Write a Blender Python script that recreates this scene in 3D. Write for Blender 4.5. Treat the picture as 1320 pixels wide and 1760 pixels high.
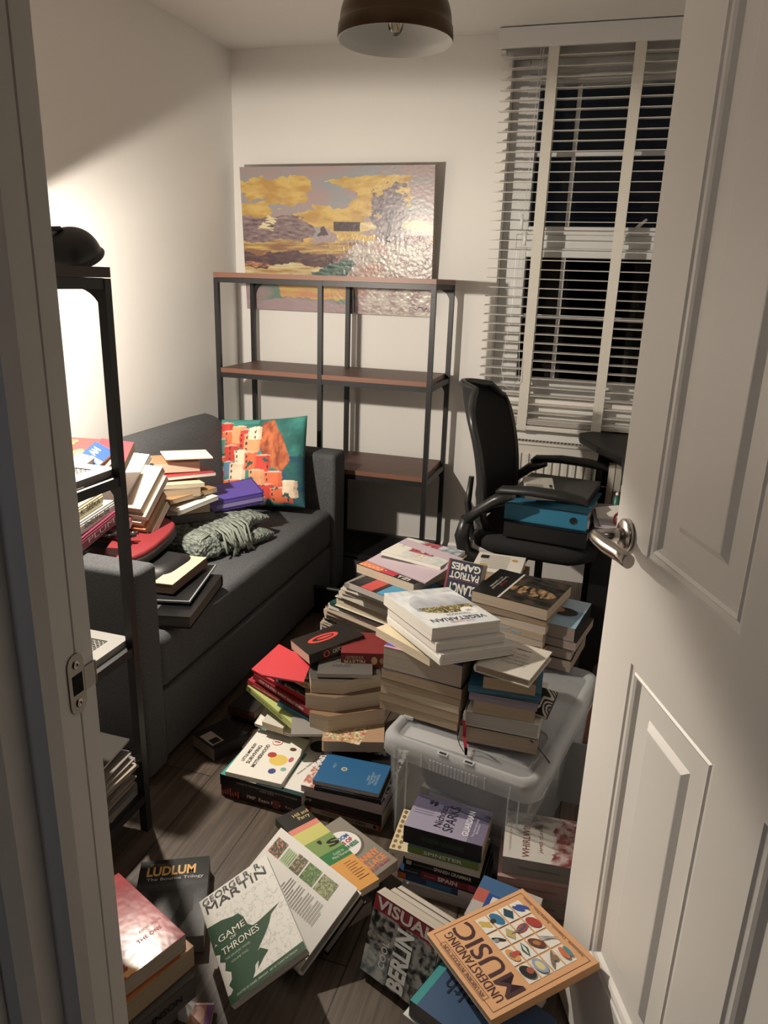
import bpy, bmesh, math, random
from mathutils import Vector, Matrix, Euler
for _o in list(bpy.data.objects): bpy.data.objects.remove(_o)
SC = bpy.context.scene; COL = SC.collection
R = math.radians
random.seed(7)

# ------------------------------------------------------------------ camera, world, light, exposure
# Room frame: left wall X=0, back wall Y=0, floor Z=0 (metres). The photographer stands in the doorway.
CAM = Vector((1.8441, -3.4315, 1.355)); FPX = 1273.2546
_yaw, _pit, _rol = -0.2958, 0.3049, 0.0328
_f = Vector((math.sin(_yaw)*math.cos(_pit), math.cos(_yaw)*math.cos(_pit), -math.sin(_pit)))
_r = Vector((math.cos(_yaw), -math.sin(_yaw), 0)); _u = _r.cross(_f)
_r2 = math.cos(_rol)*_r + math.sin(_rol)*_u; _u2 = _r2.cross(_f)
cd = bpy.data.cameras.new('camera'); cam = bpy.data.objects.new('camera', cd); COL.objects.link(cam)
cd.sensor_fit = 'HORIZONTAL'; cd.sensor_width = 36; cd.lens = FPX*36/1320; cd.clip_start = 0.02
cam.matrix_world = Matrix(((_r2.x, _u2.x, -_f.x, CAM.x), (_r2.y, _u2.y, -_f.y, CAM.y), (_r2.z, _u2.z, -_f.z, CAM.z), (0, 0, 0, 1)))
SC.camera = cam
def ray(x, y): return _f + (x-660)/FPX*_r2 - (y-880)/FPX*_u2
def at(x, y, z):                       # measured point of the photo on the level plane at height z
    d = ray(x, y); return CAM + d*((z-CAM.z)/d.z)
def atX(x, y, X): d = ray(x, y); return CAM + d*((X-CAM.x)/d.x)
def atY(x, y, Y): d = ray(x, y); return CAM + d*((Y-CAM.y)/d.y)

w = bpy.data.worlds.new('night'); SC.world = w; w.use_nodes = True
w.node_tree.nodes['Background'].inputs[0].default_value = (0.55, 0.62, 0.8, 1)
w.node_tree.nodes['Background'].inputs[1].default_value = 0.004
SC.view_settings.view_transform = 'Standard'; SC.view_settings.look = 'None'
SC.view_settings.exposure = 0.35; SC.view_settings.gamma = 1.0; SC.view_settings.use_curve_mapping = False
LAMP = Vector((0.512, -1.80, 1.377)); LAXIS = Vector((-0.02, 0.45, -0.89)).normalized()
ld = bpy.data.lights.new('reading_bulb', 'SPOT'); ld.energy = 66; ld.color = (1.0, 0.90, 0.765)
ld.spot_size = R(179); ld.spot_blend = 0.08; ld.shadow_soft_size = 0.022
lo = bpy.data.objects.new('reading_bulb', ld); COL.objects.link(lo)
lo.location = LAMP; lo.rotation_euler = LAXIS.to_track_quat('-Z', 'Y').to_euler()

hl = bpy.data.lights.new('hall_fill', 'AREA'); hl.energy = 2.2; hl.color = (0.88, 0.92, 1.0); hl.size = .35  # unseen fill added behind the camera to lift door and jamb, cool-tinted
ho = bpy.data.objects.new('hall_fill', hl); COL.objects.link(ho); ho.location = (1.1, -4.6, 2.3); ho.rotation_euler = (R(25), 0, 0)

# ------------------------------------------------------------------ materials
_mats = {}
def nodes(m): 
    nt = m.node_tree; return nt, nt.nodes['Principled BSDF']
def mat(name, c, rough=0.6, metal=0.0, noise=0.0, nscale=40, bump=0.0, bscale=200, spec=0.5, **kw):
    key = (name, tuple(c), rough, metal)
    if key in _mats: return _mats[key]
    m = bpy.data.materials.new(name); m.use_nodes = True; nt, b = nodes(m)
    b.inputs['Base Color'].default_value = (*c, 1); b.inputs['Roughness'].default_value = rough
    b.inputs['Metallic'].default_value = metal; b.inputs['Specular IOR Level'].default_value = spec
    for k, v in kw.items(): b.inputs[k].default_value = v
    tc = nt.nodes.new('ShaderNodeTexCoord')
    if noise:
        n = nt.nodes.new('ShaderNodeTexNoise'); n.inputs['Scale'].default_value = nscale; n.inputs['Detail'].default_value = 6
        nt.links.new(tc.outputs['Object'], n.inputs['Vector'])
        r = nt.nodes.new('ShaderNodeValToRGB'); r.color_ramp.elements[0].position = .3; r.color_ramp.elements[1].position = .7
        r.color_ramp.elements[0].color = (*[max(0, x*(1-noise)) for x in c], 1); r.color_ramp.elements[1].color = (*[min(1, x*(1+noise)) for x in c], 1)
        nt.links.new(n.outputs['Fac'], r.inputs['Fac']); nt.links.new(r.outputs['Color'], b.inputs['Base Color'])
    if bump:
        n2 = nt.nodes.new('ShaderNodeTexNoise'); n2.inputs['Scale'].default_value = bscale; n2.inputs['Detail'].default_value = 4
        nt.links.new(tc.outputs['Object'], n2.inputs['Vector'])
        bp = nt.nodes.new('ShaderNodeBump'); bp.inputs['Strength'].default_value = bump; bp.inputs['Distance'].default_value = 0.002
        nt.links.new(n2.outputs['Fac'], bp.inputs['Height']); nt.links.new(bp.outputs['Normal'], b.inputs['Normal'])
    _mats[key] = m; return m
def lin(h):                              # '#rrggbb' paint colour -> linear
    h = h.lstrip('#'); v = [int(h[i:i+2], 16)/255 for i in (0, 2, 4)]
    c = [x/12.92 if x <= .04045 else ((x+.055)/1.055)**2.4 for x in v]; g = .3*c[0]+.59*c[1]+.11*c[2]
    return tuple(.84*x+.16*g for x in c)
def col(h, rough=0.45): return mat('print_'+h.strip('#'), lin(h) if isinstance(h, str) else h, rough)
def paper(c=(0.62, 0.52, 0.38)):
    key = ('paper', tuple(c))
    if key in _mats: return _mats[key]
    m = bpy.data.materials.new('paper_edges'); m.use_nodes = True; nt, b = nodes(m); b.inputs['Roughness'].default_value = .85
    tc = nt.nodes.new('ShaderNodeTexCoord'); mp = nt.nodes.new('ShaderNodeMapping'); mp.inputs['Scale'].default_value = (5, 5, 900)
    n = nt.nodes.new('ShaderNodeTexNoise'); n.inputs['Scale'].default_value = 1; n.inputs['Detail'].default_value = 3
    r = nt.nodes.new('ShaderNodeValToRGB'); r.color_ramp.elements[0].position = .3; r.color_ramp.elements[1].position = .75
    r.color_ramp.elements[0].color = (*[x*.72 for x in c], 1); r.color_ramp.elements[1].color = (*c, 1)
    L = nt.links.new; L(tc.outputs['Object'], mp.inputs['Vector']); L(mp.outputs[0], n.inputs['Vector']); L(n.outputs['Fac'], r.inputs['Fac']); L(r.outputs['Color'], b.inputs['Base Color'])
    bp = nt.nodes.new('ShaderNodeBump'); bp.inputs['Strength'].default_value = .4; bp.inputs['Distance'].default_value = .001
    L(n.outputs['Fac'], bp.inputs['Height']); L(bp.outputs['Normal'], b.inputs['Normal'])
    _mats[key] = m; return m
def print_mat(rough=0.4):
    key = ('raster', rough)
    if key in _mats: return _mats[key]
    m = bpy.data.materials.new('printed_picture'); m.use_nodes = True; nt, b = nodes(m); b.inputs['Roughness'].default_value = rough
    a = nt.nodes.new('ShaderNodeVertexColor'); a.layer_name = 'Col'; nt.links.new(a.outputs['Color'], b.inputs['Base Color'])
    _mats[key] = m; return m
CREAM, TAN, WHITEP, GREYP = (0.66, 0.56, 0.42), (0.47, 0.36, 0.25), (0.72, 0.68, 0.62), (0.48, 0.44, 0.41)
WALL = mat('wall_paint', (0.84, 0.82, 0.79), .75, bump=.08, bscale=60)
CEIL = mat('ceiling_paint', (0.86, 0.84, 0.81), .9)
GLOSSW = mat('gloss_white_wood', (0.82, 0.79, 0.75), .38, bump=.03, bscale=25)
BLACKM = mat('black_powder_coat', (0.022, 0.022, 0.024), .42, 0.3, bump=.1, bscale=500)
BLK = mat('black_plastic', (0.012, 0.012, 0.013), .5)
CHROME = mat('brushed_nickel', (0.55, 0.51, 0.47), .22, 1.0)
UPVC = mat('white_upvc', (0.75, 0.75, 0.74), .35)

# ------------------------------------------------------------------ mesh helpers
def bm_box(bm, x0, x1, y0, y1, z0, z1, mi=0, M=None, bev=0):
    vs = [Vector(p) for p in ((x0,y0,z0),(x1,y0,z0),(x1,y1,z0),(x0,y1,z0),(x0,y0,z1),(x1,y0,z1),(x1,y1,z1),(x0,y1,z1))]
    if M: vs = [M @ v for v in vs]
    v = [bm.verts.new(p) for p in vs]
    fs = [bm.faces.new([v[i] for i in q]) for q in ((3,2,1,0),(4,5,6,7),(0,1,5,4),(1,2,6,5),(2,3,7,6),(3,0,4,7))]
    for f in fs: f.material_index = mi
    if bev:
        es = list({e for f in fs for e in f.edges})
        bmesh.ops.bevel(bm, geom=es, offset=bev, segments=3, profile=.6, affect='EDGES', material=mi)
    return fs
def bm_prism(bm, poly, z0, z1, mi=0, M=None):        # poly in xy, extruded along z
    M = M or Matrix()
    a = [bm.verts.new(M @ Vector((x, y, z0))) for x, y in poly]; b = [bm.verts.new(M @ Vector((x, y, z1))) for x, y in poly]
    n = len(poly); fs = [bm.faces.new(a[::-1]), bm.faces.new(b)]
    fs += [bm.faces.new([a[i], a[(i+1) % n], b[(i+1) % n], b[i]]) for i in range(n)]
    for f in fs: f.material_index = mi
    return fs
def bm_tube(bm, pts, rad, seg=10, mi=0, cap=True, flat=1.0):
    pts = [Vector(p) for p in pts]; rings = []; rs = rad if isinstance(rad, (list, tuple)) else [rad]*len(pts)
    up = None
    for i, p in enumerate(pts):
        d = (pts[min(i+1, len(pts)-1)]-pts[max(i-1, 0)]).normalized()
        if up is None: up = Vector((0, 0, 1)) if abs(d.z) < .9 else Vector((1, 0, 0))
        s = d.cross(up).normalized(); up = s.cross(d).normalized()
        rings.append([bm.verts.new(p + rs[i]*(math.cos(2*math.pi*k/seg)*s + flat*math.sin(2*math.pi*k/seg)*up)) for k in range(seg)])
    for i in range(len(rings)-1):
        for k in range(seg):
            f = bm.faces.new([rings[i][k], rings[i][(k+1) % seg], rings[i+1][(k+1) % seg], rings[i+1][k]]); f.material_index = mi; f.smooth = True
    if cap:
        for rr in (rings[0][::-1], rings[-1]): f = bm.faces.new(rr); f.material_index = mi
def bm_lathe(bm, prof, seg=32, M=None, mi=0, smooth=True):
    M = M or Matrix(); rings = []
    for r, z in prof:
        rings.append([bm.verts.new(M @ Vector((max(r, 1e-5)*math.cos(2*math.pi*k/seg), max(r, 1e-5)*math.sin(2*math.pi*k/seg), z))) for k in range(seg)])
    for i in range(len(rings)-1):
        for k in range(seg):
            f = bm.faces.new([rings[i][k], rings[i][(k+1) % seg], rings[i+1][(k+1) % seg], rings[i+1][k]]); f.smooth = smooth; f.material_index = mi
def obj(name, bm, mats, parent=None, smooth=False, M=None, fix=True):
    if fix: bmesh.ops.recalc_face_normals(bm, faces=bm.faces)
    me = bpy.data.meshes.new(name); bm.to_mesh(me); bm.free()
    for m in (mats if isinstance(mats, (list, tuple)) else [mats]): me.materials.append(m)
    if smooth:
        for p in me.polygons: p.use_smooth = True
    o = bpy.data.objects.new(name, me); COL.objects.link(o)
    if parent: o.parent = parent
    if M is not None: o.matrix_local = M
    return o
def thing(name, label, cat, M=None, group=None):
    o = bpy.data.objects.new(name, None); o.empty_display_size = .05; COL.objects.link(o)
    if M is not None: o.matrix_world = M
    return tag(o, label, cat, group)
def tag(o, label, cat, group=None):
    o['label'] = label; o['category'] = cat
    if group: o['group'] = group
    return o
def struct(name, bm, m): o = obj(name, bm, m); o['kind'] = 'structure'; return o
def T(x, y, z, rz=0): return Matrix.Translation((x, y, z)) @ Matrix.Rotation(rz, 4, 'Z')
def mod_bevel(o, w=.004, seg=3):
    m = o.modifiers.new('bevel', 'BEVEL'); m.width = w; m.segments = seg; m.limit_method = 'ANGLE'; return o
def simple(name, m, boxes, parent=None, M=None, bev=0):
    bm = bmesh.new()
    for b in boxes: bm_box(bm, *b, bev=bev)
    return obj(name, bm, m, parent, M=M)

# ---- writing: real letters a fraction of a millimetre proud of the surface
_texts = []
def text(par, s, x, y, z, width, colr='#111111', rot=0, face='top', name='lettering', h=None, lines=1, bold=0):
    cu = bpy.data.curves.new(name, 'FONT'); cu.body = s; cu.size = 1; cu.align_x = 'CENTER'; cu.align_y = 'CENTER'; cu.resolution_u = 3
    cu.offset = bold; cu.space_line = .85
    cu.materials.append(col(colr, .5)); o = bpy.data.objects.new(name, cu); COL.objects.link(o); o.parent = par
    if face == 'top': Rm = Matrix.Rotation(R(rot), 4, 'Z')
    elif face == 'y-': Rm = Matrix.Rotation(R(90), 4, 'X') @ Matrix.Rotation(R(rot), 4, 'Z')
    elif face == 'x-': Rm = Matrix.Rotation(R(-90), 4, 'Z') @ Matrix.Rotation(R(90), 4, 'X') @ Matrix.Rotation(R(rot), 4, 'Z')
    elif face == 'x+': Rm = Matrix.Rotation(R(90), 4, 'Z') @ Matrix.Rotation(R(90), 4, 'X') @ Matrix.Rotation(R(rot), 4, 'Z')
    _texts.append((o, Matrix.Translation((x, y, z)) @ Rm, width, h)); return o
def fit_texts():                        # size the letters, then turn them into plain meshes
    bpy.context.view_layer.update(); dg = bpy.context.evaluated_depsgraph_get()
    for o, M, wd, h in _texts:
        dx, dy = max(o.dimensions.x, 1e-4), max(o.dimensions.y, 1e-4)
        sx = wd/dx; sy = (h/dy) if h else sx
        me = bpy.data.meshes.new_from_object(o.evaluated_get(dg)); nm = o.name.split('.')[0]; par = o.parent
        bpy.data.objects.remove(o); n = bpy.data.objects.new(nm, me); COL.objects.link(n); n.parent = par
        n.matrix_local = M @ Matrix.Diagonal((sx, sy, 1, 1))

def patches(par, items, z, name='cover_art', face='top'):
    """items: (hex, [(x,y),...]) flat printed shapes on a face"""
    bm = bmesh.new(); ms = []; 
    for i, (h, poly) in enumerate(items):
        k = z + .00008*i
        if face == 'top': vs = [(x, y, k) for x, y in poly]
        elif face == 'y-': vs = [(x, -k, y) for x, y in poly]
        elif face == 'x-': vs = [(-k, x, y) for x, y in poly]
        elif face == 'x+': vs = [(k, x, y) for x, y in poly]
        f = bm.faces.new([bm.verts.new(v) for v in vs]); m = col(h)
        if m not in ms: ms.append(m)
        f.material_index = ms.index(m)
    return obj(name, bm, ms, par)
def rect(x0, x1, y0, y1): return [(x0, y0), (x1, y0), (x1, y1), (x0, y1)]
def ell(cx, cy, rx, ry, n=20, a0=0): return [(cx+rx*math.cos(a0+2*math.pi*i/n), cy+ry*math.sin(a0+2*math.pi*i/n)) for i in range(n)]
def raster(par, x0, x1, y0, y1, z, nx, ny, fn, name='cover_art', rough=.4, hfn=None):
    bm = bmesh.new(); cl = bm.loops.layers.float_color.new('Col')
    V = [[bm.verts.new((x0+(x1-x0)*i/nx, y0+(y1-y0)*j/ny, z+(hfn(i/nx, j/ny) if hfn else 0))) for i in range(nx+1)] for j in range(ny+1)]
    C_ = [[(*fn(i/nx, j/ny), 1) for i in range(nx+1)] for j in range(ny+1)]
    for j in range(ny):
        for i in range(nx):
            f = bm.faces.new((V[j][i], V[j][i+1], V[j+1][i+1], V[j+1][i])); f.smooth = True
            for l, (q, s) in zip(f.loops, ((j, i), (j, i+1), (j+1, i+1), (j+1, i))): l[cl] = C_[q][s]
    return obj(name, bm, print_mat(rough), par, fix=False)
from mathutils import noise as _n
def fb(x, y, s=0): return _n.fractal(Vector((x, y, s)), 1.0, 2.0, 4)
def pip(poly, x, y):
    c = False; n = len(poly)
    for i in range(n):
        x1, y1 = poly[i]; x2, y2 = poly[i-1]
        if (y1 > y) != (y2 > y) and x < (x2-x1)*(y-y1)/(y2-y1)+x1: c = not c
    return c
def mix(a, b, t): t = max(0, min(1, t)); return tuple(p*(1-t)+q*t for p, q in zip(a, b))

# ---- books
BOOKS = []
def book(M, a, b, t, cover, label, spine='x-', hc=False, pg=CREAM, group='books piled on the floor', name=None, cat='book', foot=None, spc=None, rough=.4):
    """local frame: centre of footprint, z up from bottom; spine on one of the four sides"""
    name = name or ('hardback_book' if hc else 'paperback_book')
    r = thing(name, label, cat, M, group); r['d'] = 0; del r['d']
    th = .0024 if hc else .0007; ov = .0035 if hc else .0004
    bm = bmesh.new(); A, B = a/2, b/2
    for z0, z1 in ((0, th), (t-th, t)): 
        if foot: bm_prism(bm, foot, z0, z1)
        else: bm_box(bm, -A, A, -B, B, z0, z1)
    st = .0025 if hc else .0008; bl = (.004 if hc and t > .012 else .0) 
    def spine_plate():
        n = 6 if bl else 1; L = B if spine[0] == 'x' else A
        for i in range(n):
            z0, z1 = t*i/n, t*(i+1)/n; zm = (z0+z1)/2/t; o = bl*math.sin(math.pi*zm)
            if spine == 'x-': bm_box(bm, -A-o, -A+st, -L, L, z0, z1, 1)
            if spine == 'x+': bm_box(bm, A-st, A+o, -L, L, z0, z1, 1)
            if spine == 'y-': bm_box(bm, -L, L, -B-o, -B+st, z0, z1, 1)
            if spine == 'y+': bm_box(bm, -L, L, B-st, B+o, z0, z1, 1)
    if not foot: spine_plate()
    c1 = col(cover, rough); c2 = col(spc or cover, rough)
    obj('cover', bm, [c1, c2], r)
    bm = bmesh.new()
    x0, x1, y0, y1 = -A+ov, A-ov, -B+ov, B-ov
    if spine == 'x-': x0 = -A+st
    if spine == 'x+': x1 = A-st
    if spine == 'y-': y0 = -B+st
    if spine == 'y+': y1 = B-st
    if foot: bm_prism(bm, [(x*.994, y*.994) for x, y in foot], th, t-th)
    else: bm_box(bm, x0, x1, y0, y1, th, t-th)
    obj('page_block', bm, paper(pg), r)
    r.name = name; BOOKS.append(r); r_t[r.name] = (a, b, t); return r
r_t = {}
def frame3(P0, P1, P2):
    x = (P1-P0); a = x.length; x.normalize(); y = (P2-P0); y = y - x*y.dot(x); b = y.length; y.normalize(); z = x.cross(y)
    return x, y, z, a, b
def bk(P0, P1, P2, t, cover, label, a=None, b=None, **kw):
    """P0,P1,P2 = corners (x-,y-), (x+,y-), (x-,y+) of the TOP face, each (px,py,z) or a Vector"""
    P = [p if isinstance(p, Vector) else at(*p) for p in (P0, P1, P2)]
    x, y, z, aa, bb = frame3(*P); a = a or aa; b = b or bb
    c = P[0] + x*a/2 + y*b/2 - z*t
    M = Matrix(((x.x, y.x, z.x, c.x), (x.y, y.y, z.y, c.y), (x.z, y.z, z.z, c.z), (0, 0, 0, 1)))
    r = book(M, a, b, t, cover, label, **kw); print('BK %-46s a=%.3f b=%.3f c=(%.2f %.2f %.2f)' % (label[:46], a, b, *c)); return r, a, b, t
def nr(X, Y, yaw, z0, levels, where, group, corner='r'):
    """stack built bottom-up; (X,Y) near-right (or near-left) corner; level = (t,a,b,cover,desc,dx,dy,dyaw,kw)"""
    out = []; n = len(levels); z = z0; ordn = ['topmost', 'second down', 'third down', 'fourth down', 'fifth down', 'sixth down', 'seventh down', 'eighth down']
    for i, L in enumerate(levels):
        t, a, b, cv, desc, dx, dy, dw = L[:8]; kw = L[8] if len(L) > 8 else {}
        Rz = Matrix.Rotation(R(yaw), 4, 'Z'); off = Rz @ Vector((dx, dy, 0))
        W = Matrix.Translation((X+off.x, Y+off.y, z)) @ Matrix.Rotation(R(yaw+dw), 4, 'Z')
        W = W @ Matrix.Translation((-a/2 if corner == 'r' else a/2, b/2, 0))
        k = kw.pop('ord', ordn[n-1-i+kw.pop('skip', 0)]) if 'ord' not in kw else kw.pop('ord')
        lab = desc + (', ' + k + ' ' + where if k else '')
        out.append((book(W, a, b, t, cv, lab, group=group, **kw), a, b, t)); z += t
    return out
# ------------------------------------------------------------------ room shell
RX, DY, CH = 2.46, -2.874, 2.32
def wood_floor():
    m = bpy.data.materials.new('dark_laminate'); m.use_nodes = True; nt, b = nodes(m); L = nt.links.new
    tc = nt.nodes.new('ShaderNodeTexCoord'); mp = nt.nodes.new('ShaderNodeMapping'); mp.inputs['Rotation'].default_value = (0, 0, R(90)); mp.inputs['Location'].default_value = (.08, .063, 0)
    L(tc.outputs['Object'], mp.inputs['Vector'])
    br = nt.nodes.new('ShaderNodeTexBrick'); br.inputs['Scale'].default_value = 1; br.inputs['Brick Width'].default_value = 1.2; br.inputs['Row Height'].default_value = .19
    br.inputs['Mortar Size'].default_value = .0018; br.inputs['Mortar Smooth'].default_value = .3; br.offset = .37
    br.inputs['Color1'].default_value = (.105, .083, .066, 1); br.inputs['Color2'].default_value = (.078, .060, .048, 1); br.inputs['Mortar'].default_value = (.012, .009, .007, 1)
    L(mp.outputs[0], br.inputs['Vector'])
    mp2 = nt.nodes.new('ShaderNodeMapping'); mp2.inputs['Scale'].default_value = (2.2, 45, 1); L(mp.outputs[0], mp2.inputs['Vector'])
    n = nt.nodes.new('ShaderNodeTexNoise'); n.inputs['Scale'].default_value = 1.5; n.inputs['Detail'].default_value = 8; n.inputs['Distortion'].default_value = .8; L(mp2.outputs[0], n.inputs['Vector'])
    r = nt.nodes.new('ShaderNodeValToRGB'); r.color_ramp.elements[0].position = .3; r.color_ramp.elements[1].position = .75; r.color_ramp.elements[0].color = (.55, .5, .46, 1); r.color_ramp.elements[1].color = (1.5, 1.45, 1.4, 1)
    L(n.outputs['Fac'], r.inputs['Fac']); mx = nt.nodes.new('ShaderNodeMix'); mx.data_type = 'RGBA'; mx.blend_type = 'MULTIPLY'; mx.inputs[0].default_value = 1
    L(br.outputs['Color'], mx.inputs[6]); L(r.outputs['Color'], mx.inputs[7]); L(mx.outputs[2], b.inputs['Base Color'])
    b.inputs['Roughness'].default_value = .42
    bp = nt.nodes.new('ShaderNodeBump'); bp.inputs['Strength'].default_value = .15; bp.inputs['Distance'].default_value = .002; L(n.outputs['Fac'], bp.inputs['Height']); L(bp.outputs['Normal'], b.inputs['Normal'])
    return m
struct('floor', (lambda bm: (bm_box(bm, -.1, RX+.1, -4.6, .3, -.05, 0), bm)[1])(bmesh.new()), wood_floor())
struct('ceiling', (lambda bm: (bm_box(bm, -.1, RX+.1, DY-.13, .3, CH, CH+.05), bm)[1])(bmesh.new()), CEIL)
struct('wall_left', (lambda bm: (bm_box(bm, -.1, 0, DY-.13, .3, 0, CH), bm)[1])(bmesh.new()), WALL)
struct('wall_right', (lambda bm: (bm_box(bm, RX, RX+.1, DY-.13, .3, 0, CH), bm)[1])(bmesh.new()), WALL)
WX0, WX1, WZ0, WZ1 = 1.285, 2.27, .86, 2.24
bm = bmesh.new()
bm_box(bm, 0, WX0, 0, .16, 0, CH); bm_box(bm, WX1, RX, 0, .16, 0, CH); bm_box(bm, WX0, WX1, 0, .16, 0, WZ0); bm_box(bm, WX0, WX1, 0, .16, WZ1, CH)
struct('wall_back', bm, WALL)
JX, HX = 1.37, 2.245
bm = bmesh.new()
bm_box(bm, 0, JX-.05, DY-.13, DY-.001, 0, CH); bm_box(bm, HX+.05, RX, DY-.13, DY-.001, 0, CH); bm_box(bm, JX-.05, HX+.05, DY-.13, DY-.001, 2.06, CH)
struct('wall_front', bm, WALL)
# door lining with rebate and moulded stop
prof = [(JX, DY), (JX, DY-.0235), (JX-.0012, DY-.025), (JX, DY-.0265), (JX, DY-.052), (JX-.004, DY-.068), (JX-.024, DY-.072), (JX-.026, DY-.10), (JX-.034, DY-.116), (JX-.056, DY-.121), (JX-.058, DY-.15), (JX-.075, DY-.16), (JX-.10, DY-.162), (JX-.10, DY-.131), (JX-.049, DY-.131), (JX-.049, DY)]
bm = bmesh.new(); bm_prism(bm, prof, 0, 2.03); jamb = struct('trim_1', bm, GLOSSW)
bm = bmesh.new(); bm_box(bm, HX+.01, HX+.049, DY-.13, DY, 0, 2.03); bm_box(bm, JX-.04, HX+.049, DY-.13, DY, 2.03, 2.059); struct('trim_2', bm, GLOSSW)
bm = bmesh.new(); bm_box(bm, JX-.095, JX-.02, DY, DY+.008, 0, 2.08, bev=.003); struct('trim_3', bm, GLOSSW)
def skirting(n, x0, x1, y0, y1, ax):
    bm = bmesh.new(); z = .111
    pr = [(0, 0), (.016, 0), (.016, z-.028), (.012, z-.022), (.012, z-.012), (.006, z), (0, z)]
    if ax == 'x': M = Matrix(((0, 0, 1, x0), (-1, 0, 0, y0), (0, 1, 0, 0), (0, 0, 0, 1))); Ln = x1-x0
    else: M = Matrix(((1, 0, 0, x0), (0, 0, 1, y0), (0, 1, 0, 0), (0, 0, 0, 1))); Ln = y1-y0
    if ax == 'X': M = Matrix(((-1, 0, 0, x0), (0, 0, 1, y0), (0, 1, 0, 0), (0, 0, 0, 1)))
    bm_prism(bm, pr, 0, Ln, M=M); struct(n, bm, GLOSSW)
skirting('baseboard_back', 0, RX, 0, 0, 'x'); skirting('baseboard_left', 0, 0, DY, -.016, 'y'); skirting('baseboard_right', RX, RX, DY, -.016, 'X')
# window: frame, transom, glazing bars, two glazed lights, handle, board
win = obj('window_1', (lambda bm: ([bm_box(bm, *q, bev=.004) for q in ((WX0, WX0+.065, .07, .13, WZ0, WZ1), (WX1-.065, WX1, .07, .13, WZ0, WZ1), (WX0+.065, WX1-.065, .07, .13, WZ1-.06, WZ1), (WX0+.065, WX1-.065, .07, .13, WZ0, WZ0+.045), (WX0+.065, WX1-.065, .07, .13, 1.505, 1.56))], bm)[1])(bmesh.new()), UPVC); win['kind'] = 'structure'
for z0, z1 in ((.905, 1.505), (1.56, WZ1-.06)):
    bm = bmesh.new(); x0, x1 = WX0+.065, WX1-.065; w_ = .048
    for q in ((x0, x0+w_, z0, z1), (x1-w_, x1, z0, z1), (x0+w_, x1-w_, z0, z0+w_*.7), (x0+w_, x1-w_, z1-w_*.8, z1)): bm_box(bm, q[0], q[1], .055, .115, q[2], q[3], bev=.005)
    f = obj('window_frame', bm, UPVC, win)
    bm = bmesh.new(); zc = (z0+z1)/2 + .01
    for xb in (1.56, 1.78, 2.0): bm_box(bm, xb-.009, xb+.009, .078, .092, z0+.03, z1-.03, bev=.002)
    bm_box(bm, x0+w_, x1-w_, .0785, .0915, zc-.009, zc+.009, bev=.002); obj('glazing_bar', bm, UPVC, f)
    g = bpy.data.materials.new('window_glass'); g.use_nodes = True; b_ = g.node_tree.nodes['Principled BSDF']
    b_.inputs['Base Color'].default_value = (.9, .95, .95, 1); b_.inputs['Roughness'].default_value = .02; b_.inputs['Transmission Weight'].default_value = 1; b_.inputs['IOR'].default_value = 1.2
    bm = bmesh.new(); bm_box(bm, x0+w_-.01, x1-w_+.01, .094, .098, z0+.02, z1-.02); obj('pane', bm, g, f)
bm = bmesh.new(); hp = [atY(1076, 408, .045), atY(1085, 400, .02), atY(1100, 387, .018), atY(1112, 377, .02)]
bm_tube(bm, hp, [.007, .009, .01, .007], 10, flat=.6); bm_box(bm, hp[0].x-.012, hp[0].x+.012, .045, .056, hp[0].z-.03, hp[0].z+.012, bev=.003)
obj('window_handle', bm, UPVC, win, smooth=False)
bm = bmesh.new(); bm_box(bm, WX0-.02, WX1+.02, -.03, .069, WZ0-.025, WZ0-.001, bev=.006); struct('trim_4', bm, GLOSSW)
# darkness of the garden outside: a rendered neighbouring wall and a fence, unlit
bm = bmesh.new(); bm_box(bm, -1, 4, 2.2, 2.3, -.2, 1.7); o = tag(obj('garden_fence', bm, mat('fence', (.03, .026, .022), .9)), 'dark garden fence beyond the window, lost in the night', 'fence')

# ------------------------------------------------------------------ venetian blind
bl = thing('venetian_blind', 'white wooden venetian blind with wide fabric tapes hanging over the window', 'blind', T(0, 0, 0))
BX0, BX1 = 1.238, 2.33
HEADY = -.085
bm = bmesh.new(); bm_box(bm, BX0, BX1, -.09, -.075, 2.243, 2.316, bev=.004); bm_box(bm, BX0, BX0+.012, -.075, -.004, 2.243, 2.316, bev=.003); bm_box(bm, BX0+.02, BX1-.02, -.068, -.006, 2.262, 2.305); obj('headrail', bm, UPVC, bl)
bm = bmesh.new(); bm_box(bm, BX0+.004, BX0+.03, -.07, -.03, 2.232, 2.243, bev=.002); obj('end_cap', bm, UPVC, bl)
SL = mat('blind_slat', (.74, .71, .66), .35); NS = 38; zt, zb = 2.215, .80
slat_me = None
for i in range(NS):
    z = zt - (zt-zb)*i/(NS-1)
    if slat_me is None:
        bm = bmesh.new(); n = 6; M = Matrix.Rotation(R(4), 4, 'X')
        for k in range(n):
            y0, y1 = -.0235+.047*k/n, -.0235+.047*(k+1)/n; f0, f1 = .0010*(1-(y0/.025)**2), .0010*(1-(y1/.025)**2)
            for s_ in (1,): 
                v = [bm.verts.new(M @ Vector(p)) for p in ((BX0+.012, y0, f0), (BX1-.012, y0, f0), (BX1-.012, y1, f1), (BX0+.012, y1, f1), (BX0+.012, y0, f0+.0022), (BX1-.012, y0, f0+.0022), (BX1-.012, y1, f1+.0022), (BX0+.012, y1, f1+.0022))]
                for q in ((3,2,1,0),(4,5,6,7),(0,1,5,4),(1,2,6,5),(2,3,7,6),(3,0,4,7)): bm.faces.new([v[a_] for a_ in q])
        o = obj('slat', bm, SL, bl); slat_me = o.data
    else: o = bpy.data.objects.new('slat', slat_me); COL.objects.link(o); o.parent = bl
    o.location = (0, -.048, z)
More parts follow.
